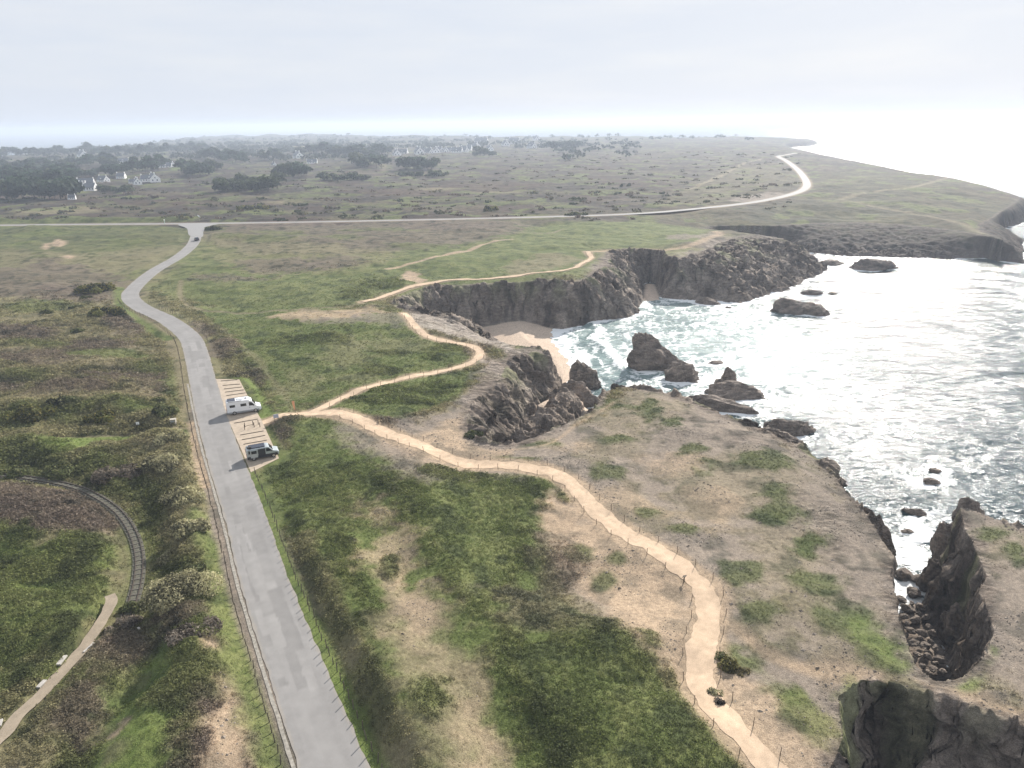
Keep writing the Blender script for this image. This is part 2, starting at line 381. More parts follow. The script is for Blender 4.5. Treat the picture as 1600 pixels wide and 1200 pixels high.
cover('heath', smooth(0.0, 0.5, n30 + 0.3 * n8)); cover('grass', 0.45 * smooth(0.15, 0.55, fbm(x, y, 22, 3, 61))); cover('dry', .45 * smooth(.1, .6, fbm(x, y * 1.6, 16, 4, 63)))
# the far moor
farm = smooth(330, 420, gr)
cover('moor', farm); cover('rust', farm * 0.45 * smooth(-0.05, 0.4, fbm(x, y, 70, 3, 71))); cover('olive', farm * 0.25 * smooth(0.1, 0.4, fbm(x, y, 45, 4, 81)))
cover('scrub', farm * smooth(0.35, 0.55, fbm(x, y, 28, 4, 91) + 0.1)); cover('dry', farm * 0.3 * smooth(0.45, 0.7, fbm(x, y * 2.2, 60, 3, 95)))
poly_cover('grass', [(1000,340),(1180,318),(1260,300),(1262,270),(1420,268),(1590,310),(1590,400),(1250,400),(1080,350)], 25, 20, .22)
poly_cover('olive', [(1060,300),(1150,262),(1230,262),(1250,290),(1180,310),(1060,325)], 20, 20, .35)
poly_cover('dry', [(30,328),(120,324),(160,328),(110,336),(30,335)], 6, 6, .8); poly_cover('bright', [(25,328),(110,324.5),(118,328),(60,331)], 6, 6, .6)
line_cover('scrub', [(-300,349),(-60,347.5),(120,346.5),(295,345)], 6, 2, 3); ridge([(-300,348),(-60,346.5),(120,345.5),(290,344)], 5, 1.6)
blobs('scrub', [(60,300,80,3),(200,322,60,2.5),(330,312,50,3),(480,306,60,3),(600,322,50,3),(700,312,70,2.5),(850,318,50,3),(420,332,60,2.5),(560,338,40,2),(950,300,60,3),(880,282,60,3)], 10, 22, .7)
blobs('rust', [(260,318,90,4),(420,318,70,3),(120,312,70,3),(620,300,90,5),(760,290,90,5)], 10, 25, .6)
# left of the road
poly_cover('grass', [(-200,352),(300,354),(296,380),(240,415),(180,440),(-200,430)], 4, 8, .6)
poly_cover('dry', [(0,392),(120,395),(260,385),(280,395),(190,425),(0,420)], 4, 7, .55)
poly_cover('heath', [(20,420),(60,405),(180,428),(188,470),(-200,480),(-200,425)], 4, 8, .8)
poly_cover('olive', [(-200,470),(190,480),(260,530),(292,600),(290,655),(240,680),(-200,690)], 3, 5, .9)
blobs('heath', [(60,560,75,16),(150,540,60,14),(200,500,40,22),(30,520,60,12),(180,590,70,9),(120,610,60,10),(20,600,30,14),(250,600,25,25)], 2, 6, .9)
blobs('scrub', [(60,480,60,9),(40,590,40,9),(230,575,30,10),(60,535,50,6),(130,650,120,14),(20,660,40,14),(250,645,30,14)], 2, 5, .8)
blobs('dry', [(150,562,70,6),(90,630,80,8),(220,620,60,8),(40,500,40,5),(160,575,40,5),(200,545,35,6)], 2, 5, .55)
blobs('dry', [(150,520,60,8),(60,620,70,8),(240,548,30,10),(90,575,80,7),(200,655,60,5),(20,545,40,7),(250,600,30,6)], 2.5, 6, .5)
blobs('grass', [(170,555,80,7),(270,600,14,40),(225,650,40,8)], 1.5, 3, .8)
blobs('soil', [(92,380,12,7),(108,402,10,4),(72,385,6,5)], 1.5, 2)
line_cover('dry', [(188,455),(205,490),(250,515),(276,550),(288,600),(296,660)], 1.6, 1.0, 1.0, .8)
line_cover('bright', [(184,450),(192,480),(225,505),(262,530)], 1.4, 1.0, 1.0, .8)
poly_cover('bright', [(60,692),(120,684),(240,676),(300,672),(290,684),(180,700),(110,715),(60,712)], 1.2, 2)
line_cover('dry', [(-60,693),(60,690),(130,684),(250,674),(296,668)], 0.5, .5, .3, .9)
poly_cover('scrub', [(-60,700),(80,695),(110,720),(200,695),(280,690),(300,760),(330,830),(340,900),(350,960),(340,1010),(260,1040),(200,960),(230,880),(205,800),(120,750),(-60,745)], 2.0, 4, .85)
poly_cover('olive', [(150,700),(250,680),(296,700),(325,800),(345,900),(300,890),(262,860),(255,780),(200,725)], 1.5, 3, .9)
poly_cover('heath', [(-60,750),(90,768),(180,800),(185,840),(100,850),(-60,850)], 1.5, 4)
poly_cover('grass', [(-60,850),(120,852),(195,820),(212,870),(200,930),(120,1000),(-60,1100)], 1.5, 4, .9); poly_cover('scrub', [(-60,855),(120,856),(170,850),(190,900),(160,940),(90,1030),(0,1120),(-60,1150)], 1.5, 5, .6); blobs('bright', [(150,890,18,7),(60,925,40,6),(40,985,20,6),(120,960,14,8),(20,870,30,6),(185,905,10,20)], 1, 3, .7)
blobs('dry', [(265,705,26,10),(280,745,30,16),(292,790,28,18),(305,840,26,18),(220,705,40,8),(300,930,40,22)], 1.5, 4, .45)
blobs('scrub', [(110,862,60,16),(50,900,60,16),(130,900,40,10),(90,985,50,20),(20,950,40,14),(40,1010,60,18),(15,1080,30,20),(70,1060,30,16)], 1, 4, .85)
blobs('dry', [(192,870,12,24),(185,910,14,16),(175,835,18,10)], 1, 2.5, .6)
poly_cover('scrub', [(215,1000),(270,960),(350,1000),(345,1060),(300,1110),(200,1300),(-100,1300),(60,1160),(150,1060)], 2.5, 5, .85)
blobs('heath', [(215,1010,40,30),(130,1130,50,40),(50,1210,60,40),(280,985,35,18)], 1.5, 4, .85)
poly_cover('bright', [(120,1300),(140,1190),(175,1110),(215,1040),(250,1025),(265,1045),(240,1100),(255,1150),(250,1300)], 1.2, 3, .9)
blobs('dry', [(160,1150,20,18),(215,1060,14,14),(180,1180,24,14)], 1, 2.5, .5); blobs('soil', [(178,1150,12,6),(200,1128,8,5),(330,1030,16,7)], .6, 1.2)
poly_cover('soil', [(345,1100),(365,1075),(385,1120),(395,1200),(400,1300),(300,1300),(330,1180)], 1.2, 2.5)
poly_cover('grass', [(300,820),(345,830),(380,960),(430,1120),(470,1250),(410,1250),(380,1130),(345,1000)], 1.0, 1.5, .9)
line_cover('bare', [(303,640),(310,700),(330,770),(350,850),(372,930),(400,1010),(430,1090),(462,1180),(490,1260)], .9, .6, .5)
line_cover('soil', [(300,660),(306,700),(322,760)], .8, .6, .5, .8)
# between the road and the sea, beyond the car park
poly_cover('grass', [(315,372),(340,360),(500,352),(800,345),(940,395),(900,430),(640,455),(560,475),(420,485),(300,470),(255,440)], 5, 8, .9)
poly_cover('heath', [(320,352),(560,348),(760,345),(830,352),(740,378),(560,398),(400,398),(330,380)], 5, 10, .85)
poly_cover('olive', [(330,365),(480,380),(620,395),(560,420),(400,425),(320,400)], 5, 9, .6)
blobs('heath', [(440,415,70,10),(360,435,60,6),(520,410,50,10),(700,352,90,9)], 4, 8, .75)
blobs('scrub', [(430,366,50,4),(520,372,40,4),(640,385,45,4),(360,372,22,3),(600,360,60,3),(110,352,60,3),(150,398,14,3),(60,402,16,4),(250,356,24,2)], 4, 10, .75)
blobs('scrub', [(335,358,16,4),(420,376,40,5),(350,390,20,5),(600,438,45,10),(560,455,20,12)], 3, 5, .8)
poly_cover('grass', [(660,415),(760,385),(870,372),(930,385),(900,410),(860,425),(700,436)], 4, 5, .9); poly_cover('dry', [(790,415),(850,398),(905,402),(880,415),(830,428),(800,428)], 3, 6, .7)
poly_cover('grass', [(840,352),(960,345),(1080,345),(1110,358),(1090,378),(1040,386),(930,388),(880,370)], 5, 4)
line_cover('scrub', [(802,352),(840,362),(925,386)], .8, .6, .3)
line_cover('dry', [(805,362),(850,364),(880,356)], .8, .8, .6)
blobs('soil', [(640,430,14,9),(655,436,10,6)], 1, 2); blobs('bare', [(1070,372,30,6),(1110,366,14,8),(1020,392,14,4)], 1.5, 4, .8); blobs('grass', [(1045,378,18,4),(1085,378,12,3)], 1, 2, .9)
poly_cover('grass', [(290,480),(420,478),(540,480),(640,500),(700,540),(740,565),(700,578),(560,612),(480,640),(430,650),(395,600),(330,530)], 2, 4)
poly_cover('olive', [(255,480),(300,478),(360,520),(395,590),(420,640),(395,640),(372,592),(335,585),(320,555),(280,500)], 2, 3, .9)
blobs('heath', [(345,545,28,18),(400,585,18,12),(320,515,20,14)], 1.5, 4, .8)
blobs('soil', [(500,496,75,9),(560,488,50,6)], 2, 5, .8); blobs('bare', [(600,500,50,9),(530,505,50,7)], 2, 5, .6)
blobs('dry', [(540,550,40,22),(620,540,60,14),(470,600,30,24),(560,590,40,10)], 4, 6, .35); blobs('scrub', [(545,520,14,4),(600,578,24,6),(675,560,20,5),(480,535,60,9),(620,550,40,4),(690,545,25,4)], 1.5, 4, .6)
line_cover('dry', [(283,440),(282,460),(298,478),(340,483),(430,486),(520,482),(565,476)], .9, .8, .8, .8)
line_cover('dry', [(330,500),(400,560),(440,610),(460,645)], .8, .8, .8, .5)
line_cover('soil', [(606,419),(660,408),(720,392),(760,380),(800,374)], 1.3, .9, .8)
line_cover('bright', [(378,593),(398,630),(420,652)], 2.2, .8, 1); line_cover('scrub', [(366,590),(380,600),(392,622),(402,645)], .9, .6, .5)
line_cover('scrub', [(420,668),(426,690),(436,712),(430,722),(400,730)], .9, .6, .5)
# the bare headland
poly_cover('bare', [(640,690),(620,665),(690,640),(735,600),(760,570),(800,540),(870,545),(900,660),(1000,600),(1100,625),(1230,690),(1330,770),(1400,870),(1420,1000),(1480,1060),(1700,1130),(1700,830),(1500,780),(1480,850),(1560,900),(1560,1010),(1700,1250),(1400,1250),(1320,1300),(1250,1300),(1150,1180),(1080,1100),(1000,1000),(900,960),(850,850),(800,770),(700,735)], 2, 4)
blobs('bare', [(1580,960,90,110),(1640,1000,100,120)], 2, 3)
blobs('dry', [(1000,640,90,30),(1150,760,120,60),(1230,860,80,80),(960,690,60,26),(1180,990,60,40),(1290,960,50,60),(1560,860,60,30),(1000,790,40,50)], 3, 6, .6)
blobs('rock', [(1250,800,40,50),(1180,690,60,22),(1310,830,40,60),(1090,650,50,14),(1340,930,40,30),(1500,900,60,80)], 3, 7, .45)
poly_cover('soil', [(700,720),(800,735),(860,745),(930,800),(1000,850),(1090,920),(1080,1080),(1000,1020),(930,960),(880,900),(830,830),(790,770)], 2, 4, .9)
poly_cover('bare', [(540,668),(640,690),(760,728),(830,738),(720,745),(620,735),(560,700)], 3, 5, .8)
poly_cover('soil', [(500,650),(600,672),(690,716),(740,735),(700,740),(600,725),(560,690)], 1.5, 3, .6)
poly_cover('soil', [(640,690),(740,630),(760,575),(800,550),(790,600),(735,650),(735,690),(800,705),(740,715),(680,705)], 1.5, 3, .9)
poly_cover('soil', [(1110,1060),(1150,1040),(1220,1080),(1290,1130),(1300,1250),(1240,1230),(1160,1140)], 1.5, 3, .8)
blobs('soil', [(1050,720,60,16),(1120,790,50,30),(870,690,60,10),(980,780,50,20),(1300,1050,60,10),(1450,1075,60,6)], 2, 5, .6)
# green in it
poly_cover('grass', [(505,640),(560,612),(640,592),(720,580),(742,580),(725,610),(660,645),(600,655)], 1.2, 2); blobs('scrub', [(640,612,70,7),(610,628,80,7),(690,600,30,6)], 1, 2, .7)
blobs('turf', [(1015,640,18,20),(1050,660,22,9),(945,625,25,6),(960,632,30,4),(850,690,40,8),(800,720,40,6),(960,685,30,5),(1085,700,30,6),(1110,730,16,14),(1210,720,30,16),(1160,720,20,10),(1205,800,45,16),(1260,850,26,20),(1280,905,40,18),(1330,960,50,30),(1390,1010,40,26),(1210,770,30,10),(1550,830,40,10),(1590,870,20,30)], 1.2, 2.6, .85)
blobs('turf', [(950,740,28,12),(1160,890,36,24),(1262,852,24,18),(1185,960,30,14),(1072,827,16,7),(1205,805,26,8),(905,862,22,12),(966,875,11,7),(945,905,20,18),(840,840,14,18),(1010,800,14,6),(1240,1085,20,20),(1180,1010,30,12)], .8, 1.6, .8)
poly_cover('bright', [(1340,950),(1380,985),(1430,1040),(1400,1035),(1350,1000),(1320,970)], 1, 1.5, .7); poly_cover('bright', [(1300,1085),(1330,1065),(1400,1062),(1560,1100),(1640,1130),(1560,1104),(1400,1078),(1330,1085)], .5, .6, .8)
poly_cover('bright', [(1500,1062),(1530,1040),(1545,1010),(1556,1010),(1545,1050),(1510,1075)], .6, .8, .8)
poly_cover('grass', [(1130,1000),(1200,1030),(1260,1080),(1290,1140),(1260,1150),(1180,1060),(1130,1040)], 1.2, 2.5, .8)
# the rough slope between the road and the path
poly_cover('grass', [(395,740),(440,700),(480,660),(560,670),(620,720),(700,738),(830,740),(880,760),(850,800),(880,920),(960,1000),(1060,1090),(1180,1220),(1250,1320),(560,1300),(480,1000)], 1.5, 3)
poly_cover('scrub', [(400,740),(560,720),(620,745),(600,800),(560,830),(450,830)], 3, 6, .45)
poly_cover('scrub', [(600,745),(720,738),(840,745),(870,780),(830,800),(840,860),(800,930),(740,980),(690,930),(650,850),(610,800)], 2.5, 5, .7)
poly_cover('grass', [(660,780),(760,760),(800,800),(790,880),(740,920),(690,860)], 2, 5, .6)
poly_cover('heath', [(850,830),(900,870),(900,960),(960,1000),(880,1010),(780,980),(820,900)], 1.5, 4, .6)
poly_cover('scrub', [(760,1010),(850,1000),(960,1000),(1050,1085),(1150,1180),(1220,1300),(900,1300),(800,1160),(760,1080)], 2.5, 4.5, .85)
poly_cover('grass', [(820,1030),(930,1030),(1040,1120),(1100,1220),(960,1220),(860,1120)], 2, 5, .55)
line_cover('scrub', [(440,830),(475,900),(515,990),(560,1090),(610,1190),(650,1260)], 1.5, .8, 1.6); line_cover('heath', [(436,832),(462,880),(500,960)], 1.0, .8, 1.2, .7)  # scrub strip also puts the shade of the bank's left face into colour
line_cover('olive', [(470,850),(510,930),(555,1030),(605,1130),(650,1230)], 1.6, .8, 1.2, .8)
line_cover('scrub', [(525,850),(565,930),(600,1000)], 1.8, .9, 2, .8)
poly_cover('soil', [(570,880),(620,845),(650,880),(660,940),(690,1000),(700,1060),(660,1040),(610,970)], 2, 5, .7); poly_cover('dry', [(590,930),(680,950),(750,1050),(780,1150),(800,1300),(700,1300),(660,1150),(620,1050)], 2.5, 5, .75)
poly_cover('soil', [(720,1130),(760,1090),(790,1180),(790,1300),(720,1300)], 2, 4, .5); poly_cover('dry', [(540,1010),(600,1100),(660,1230),(640,1260),(590,1150)], 1.5, 3, .6)
poly_cover('bare', [(530,662),(620,682),(700,710),(760,725),(840,738),(790,750),(700,745),(650,758),(600,735),(550,700)], 3, 4, .85); poly_cover('soil', [(600,690),(680,715),(760,732),(700,740),(640,722)], 2, 3, .7)
poly_cover('dry', [(600,880),(660,960),(720,1060),(780,1180),(800,1300),(690,1300),(640,1150),(590,1000)], 3, 6, .6); blobs('soil', [(628,920,22,40),(745,1180,18,60),(655,985,16,30),(860,835,14,10),(590,800,12,20)], 2, 5, .6)
blobs('scrub', [(672,1115,28,38),(610,895,18,20),(880,775,22,14),(850,790,20,10),(720,745,60,9)], 1, 2, .85)
# edges of the road, paths
line_cover('bright', [(388,738),(410,800),(440,880),(478,970),(520,1070),(570,1190),(610,1280)], 1.3, .7, .8, .8)
for P_ in (PATH1, PATH3): line_cover('soil', None, 1.7, .8, .8, .9, line=P_)
line_cover('soil', None, 2.4, .7, .8, .9, line=PATH2); line_cover('soil', None, 1.9, 1.2, 1.2, .8, line=PATH4)
line_cover('soil', [(1120,965),(1160,990),(1200,1020),(1250,1042),(1310,1045),(1380,1055),(1430,1066),(1500,1082),(1580,1105),(1700,1140)], .85, .7, .5, .95)
line_cover('soil', [(800,700),(860,690),(900,660),(935,640),(960,625)], .5, .5, .5, .6)
line_cover('dry', [(1075,297),(1130,273),(1165,254.5),(1190,247)], 2.6, 1.5, 1.0); line_cover('dry', [(1310,312),(1360,300),(1440,290),(1480,272)], 2.4, 2, 1.5, .8); line_cover('dry', [(1330,316),(1420,328),(1500,340),(1540,352)], 2.4, 2, 1.5, .7)
line_cover('soil', None, 4.2, 1.4, 1.0, .7, line=ROAD2)
poly_cover('bare', [(1138,315),(1180,303),(1226,301.5),(1228,306),(1180,314)], 1.5, 1.0)
blobs('dry', [(480,230,30,1.2),(600,262,4,5),(690,296,40,1.6),(780,300,40,1.2),(440,316,30,2),(290,258,9,1.2)], 6, 8, .9); blobs('bright', [(275,265.5,10,1.6)], 5, 3, .9)

# rock: every slope of the coast, and a ragged band along the rim
cover('rock', np.where(inA, smooth(1.8, 0.0, dA + 2.0 * edge) * 0.9, 1.0).astype(np.float32))
slabm = smooth(-1.5, 1.5, sdf(x, y, spline(pts([(640,486),(700,490),(760,505),(800,540),(800,548),(760,540),(700,524),(655,510)]), 4, True), 20) + 1.0 * edge); cover('slab', slabm * .85)
gslab = smooth(-1, 1, sdf(x, y, spline(pts([(738,600),(798,550),(862,556),(884,600),(850,636),(808,684),(752,690),(728,655)], -3), 4, True), 20) + 1.2 * edge); cover('slab', gslab * .5 * smooth(-.4, .3, n8 + n2 * .4)); cover('grass', gslab * .7 * smooth(.12, .4, fbm(x, y, 7, 3, 67)))
poly_cover('slab', [(925,425),(945,395),(960,398),(985,430),(1000,455),(960,450)], 3, 4, .6); poly_cover('slab', [(1060,402),(1120,378),(1160,362),(1205,364),(1222,380),(1170,412),(1080,424)], 4, 7, .55)  # promontory tops: sunlit paleness put into the rock colour
poly_cover('rock', [(735,600),(800,545),(862,550),(870,640),(800,692),(745,690),(725,655)], 1.2, 2, .85)
poly_cover('rock', [(920,430),(945,395),(958,400),(985,440),(1000,480),(935,470)], 2, 3, .9); poly_cover('rock', [(1060,405),(1120,380),(1150,362),(1200,362),(1220,378),(1180,420),(1080,430)], 3, 6, .85)
green_face = smooth(0.15, 0.55, n8 + 0.4 * n30) * smooth(0.75, 0.2, t_rim) * (~inA)
cover('grass', (green_face * 0.55).astype(np.float32)); 
hf = smooth(330, 380, gr) * (gy > 300) * (~inA); cover('moor', (hf * 0.75 * smooth(0.95, 0.55, t_rim)).astype(np.float32))
fp = sdf(x, y, pts([(1420,960),(1380,900),(1440,800),(1700,800),(1700,1020),(1560,1010)]), 5) > 0
poly_cover('grass', [(1372,1100),(1400,1122),(1440,1155),(1436,1190),(1392,1172),(1376,1140)], .5, .9, .35, -6); poly_cover('bright', [(1314,1120),(1330,1130),(1350,1190),(1340,1230),(1310,1200)], .5, .8, .4, -5)
low = (dB < 0.8) & (zlow > -16.5) & ~inA
cover('sand', (low * smooth(0.2, 1.6, -dB)).astype(np.float32)); cover('rock', ((sg > -1.5) & low) * (1 - sandg) * .95)
inG = (sdf(x, y, GULLY, 6) > -3) & low; cover('rock', np.where(inG, .85, 0).astype(np.float32))

# ---- colour
tone_a = 0.6 * n2 + 0.5 * n8 + 0.5 * n05; tone_b = 0.7 * fbm(x, y, 5.5, 3, 141) + 0.5 * n2
ma = smooth(-0.35, 0.35, tone_a)[:, None]; mb = smooth(0.0, 0.55, tone_b)[:, None]
colr = np.zeros((len(x), 3), np.float32)
for k in KEYS:
    c0, c1, c2 = (np.array(c, np.float32) * .85 for c in TONES[k])
    colr += Wt[k][:, None] * ((c0 * (1 - ma) + c1 * ma) * (1 - mb) + c2 * mb)
# strata in the rock: pale and dark bands running down to the right
ca, sa = math.cos(math.radians(-38)), math.sin(math.radians(-38))
u_, v_ = x * ca + y * sa, -x * sa + y * ca
strata = np.where(near, 0.6 * perlin(u_ / 9, v_ / 1.1, 151) + 0.5 * perlin(u_ / 4, v_ / 0.5, 152), 0).astype(np.float32)
colr *= (1 + (Wt['rock'] + Wt['slab']) * 0.5 * strata)[:, None]
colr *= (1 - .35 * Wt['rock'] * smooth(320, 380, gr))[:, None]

# ---- height
hard = Wt['soil'] + Wt['sand']
bushy = Wt['scrub'] + 0.9 * Wt['olive'] + 0.85 * Wt['heath'] + 0.25 * Wt['grass'] + .22 * Wt['turf'] + 0.5 * Wt['rust'] + .7 * Wt['moor']
w1, _ = worley(x + 0.8 * n2, y + 0.8 * n8, 2.6, 5); w2, _ = worley(x + .4 * n2, y, 1.15, 6)
dome = np.maximum(0, 1 - w1 * w1 * 1.3) * 0.75 + np.where(gr < 260, np.maximum(0, 1 - w2 * w2 * 1.3) * 0.4, 0.15)
clump = smooth(-0.2, 0.35, fbm(x, y, 13, 2, 161))
hb = np.clip(bushy, 0, 1) * (0.35 + 0.65 * clump) * dome * 0.55
hb = hb * (1 + 0.7 * smooth(420, 700, gr)) + (0.04 * n05 + .06 * n05 * n2 + .06 * np.clip(bushy, 0, 1) * n05) * (1 - hard)
road_d = line_d(ROAD, 30); flat = smooth(2.6, 5.5, np.minimum(road_d - 0.6, np.maximum(-sdf(x, y, LOT, 20), -2) + 2.6) - 0.004 * gr)
flat *= smooth(.7, 1.7, line_d(PLATF, 8))
flat *= smooth(3.6, 8.5, line_d(ROAD2, 40) - 0.004 * gr)
fp1 = np.minimum(np.minimum(line_d(PATH1, 10), line_d(PATH3, 10)), np.minimum(line_d(PATH2, 10) - .5, line_d(PATH4, 10)))
flatp = smooth(0.9, 2.2, fp1 - 0.0015 * gr)
base = (relief + hb * flatp) * flat * smooth(-0.5, 9.0, dA)
rd = line_d(RAIL, 14); cut = smooth(1.5, 7.0, rd)
drop = 3.6 * smooth(330, 400, gr) * (gy > 280)
zt = base * smooth(1.1, 4.0, rd) - 0.65 * (1 - cut) - 0.03 * np.maximum(1 - flat, 1 - flatp)
steep = t_rim ** 0.85
prof = np.where(t_rim < 0.5, 2 ** 0.6 * t_rim ** 1.6, 1 - 2 ** 0.6 * np.maximum(1 - t_rim, 0) ** 1.6)
gm_ = smooth(-16, -9, sdf(x, y, GULLY, 20)); prof = (1 - gm_) * (.35 * prof + .65 * t_rim ** 2.3) + gm_ * (1 - np.maximum(1 - t_rim, 0) ** 2.2)
zf = np.maximum(zlow, -16.0)
zc = -0.5 + 0.5 * np.exp(-np.maximum(dA, 0)) * 0
z = np.where(inA, zt - 0.6 * smooth(6, 0, dA) - drop * smooth(55, 0, dA), -0.6 - drop + (zf + 0.6 + drop) * prof)
z = np.where(out_b & ~inA, zf, z).astype(np.float32)
# broken rock
rockm = np.where(near, Wt['rock'] + .5 * Wt['slab'], 0) * (1 - .5 * slabm) * (1 - .35 * gslab) * np.where(low, .25, 1)
face = np.where(~inA & ~low, np.minimum(1, 4 * t_rim * (1 - t_rim) + .2), 0)
rr_ = ridged(u_, v_ * 2.6, 11, 4, 171); blk, bid = worley(u_ * 0.5 + n2 * .3, v_, 1.7, 172)
rr2 = np.where(near, ridged(x + .5 * n2, y, 3.2, 3, 191), 0).astype(np.float32)
flatrock = np.where(inA, .25, 1)
z += np.where(near, rockm * flatrock * (0.22 * (rr_ - 0.4) + 0.30 * strata + 0.45 * (bid - .5) + .25 * (rr2 - .4)) + face * rockm * (1.4 * (rr_ - 0.6) + 0.7 * n8 + 1.5 * (bid - .5) + .8 * (rr2 - .4) - .7), 0)
z = np.where(low, np.maximum(z, zlow - .1), z)
z += np.where((sg > -2) & low, (1 - sandg) * (1.1 * (rr2 - .2) + 1.6 * (bid - .4)), 0).astype(np.float32)
# lean and notch the faces sideways so that they are not smooth curtains
zz = z * 0.9
ox = np.where(near, face * rockm * (1.3 * perlin(x / 4 + 9, zz / 3 + y / 6, 181) + 0.8 * (perlin(x / 1.5, zz / 1.2, 182) + .8 * np.abs(perlin(x / .8 + zz / 2, zz / .7, 185)))), 0)
oy = np.where(near, face * rockm * (1.3 * perlin(y / 4 + 5, zz / 3 + x / 6, 183) + 0.8 * (perlin(y / 1.5 + 3, zz / 1.2 + x / 3, 184) + .8 * np.abs(perlin(x / .9 - zz / 2, zz / .8, 186)))), 0)
V = np.stack([x + ox, y + oy, z], 1)
F = quads(NR, NA)
zq = z[F].max(1); keep = zq > -16.2
F = F[keep]; used = np.zeros(len(V), bool); used[F.ravel()] = True
remap = np.cumsum(used) - 1
M_ground = mat_vcol('ground_cover', noises=((11.0, .40), (2.2, .22)), bump=0.5, bscale=7, bdist=0.12, spec=.1)
def rock_bump(m, masked):
    t = m.node_tree; b = t.nodes['Principled BSDF']; g = t.nodes.new('ShaderNodeNewGeometry')
    mp_ = t.nodes.new('ShaderNodeMapping'); mp_.inputs['Rotation'].default_value = (.5, -.45, math.radians(-38)); mp_.inputs['Scale'].default_value = (.45, 1.3, 1.6)
    t.links.new(g.outputs['Position'], mp_.inputs[0])
    vo = t.nodes.new('ShaderNodeTexVoronoi'); vo.inputs['Scale'].default_value = .8; t.links.new(mp_.outputs[0], vo.inputs['Vector'])
    no = t.nodes.new('ShaderNodeTexNoise'); no.inputs['Scale'].default_value = .9; no.inputs['Detail'].default_value = 9; no.inputs['Roughness'].default_value = .68; t.links.new(mp_.outputs[0], no.inputs['Vector'])
    ad_ = t.nodes.new('ShaderNodeMath'); ad_.operation = 'MULTIPLY_ADD'; ad_.inputs[1].default_value = 1.6; t.links.new(no.outputs['Fac'], ad_.inputs[0]); t.links.new(vo.outputs['Distance'], ad_.inputs[2])
    bp_ = t.nodes.new('ShaderNodeBump'); bp_.inputs['Distance'].default_value = .55; bp_.inputs['Strength'].default_value = .7; t.links.new(ad_.outputs[0], bp_.inputs['Height'])
    old = b.inputs['Normal'].links[0].from_socket; t.links.new(old, bp_.inputs['Normal'])
    # weathered light and dark stone
    cn_ = t.nodes.new('ShaderNodeMapRange'); cn_.inputs[1].default_value = .35; cn_.inputs[2].default_value = .65; cn_.inputs[3].default_value = .5; cn_.inputs[4].default_value = 1.4; t.links.new(no.outputs['Fac'], cn_.inputs[0])
    mu_ = t.nodes.new('ShaderNodeMix'); mu_.data_type = 'RGBA'; mu_.blend_type = 'MULTIPLY'; mu_.inputs[0].default_value = .8; oc_ = b.inputs['Base Color'].links[0].from_socket
    t.links.new(oc_, mu_.inputs[6]); t.links.new(cn_.outputs[0], mu_.inputs[7]); t.links.new(mu_.outputs[2], b.inputs['Base Color'])
    if masked:
        a_ = t.nodes.new('ShaderNodeVertexColor'); a_.layer_name = 'stone'; sp_ = t.nodes.new('ShaderNodeSeparateColor'); t.links.new(a_.outputs[0], sp_.inputs[0])
        ms_ = t.nodes.new('ShaderNodeMath'); ms_.operation = 'MULTIPLY'; ms_.inputs[1].default_value = .7; t.links.new(sp_.outputs[0], ms_.inputs[0]); t.links.new(ms_.outputs[0], bp_.inputs['Strength']); ml = t.nodes.new('ShaderNodeMath'); ml.operation = 'MULTIPLY'; ml.inputs[1].default_value = .8; t.links.new(sp_.outputs[0], ml.inputs[0]); t.links.new(ml.outputs[0], mu_.inputs[0])
    t.links.new(bp_.outputs[0], b.inputs['Normal'])
rock_bump(M_ground, True)
stone = np.where(near, np.minimum(Wt['rock'] + Wt['slab'], 1), .6 * Wt['rock']).astype(np.float32)[:, None]
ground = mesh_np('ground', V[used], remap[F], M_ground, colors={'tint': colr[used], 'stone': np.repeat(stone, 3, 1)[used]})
tag(ground, kind='structure')
Zgrid = z.reshape(NR, NA); ANG = np.arctan2(gx, gy).reshape(NR, NA)[0]
def zat(px_, py_):
    """height of the ground sheet at world x, y"""
    px_, py_ = np.atleast_1d(px_).astype(float), np.atleast_1d(py_).astype(float)
    r_ = np.hypot(px_, py_); a_ = np.arctan2(px_, py_)
    i = np.clip(np.searchsorted(rows, r_) - 1, 0, NR - 2); j = np.clip(np.searchsorted(ANG, a_) - 1, 0, NA - 2)
    fi = np.clip((r_ - rows[i]) / (rows[i + 1] - rows[i]), 0, 1); fj = np.clip((a_ - ANG[j]) / (ANG[j + 1] - ANG[j]), 0, 1)
    return (Zgrid[i, j] * (1 - fi) * (1 - fj) + Zgrid[i + 1, j] * fi * (1 - fj) + Zgrid[i, j + 1] * (1 - fi) * fj + Zgrid[i + 1, j + 1] * fi * fj)

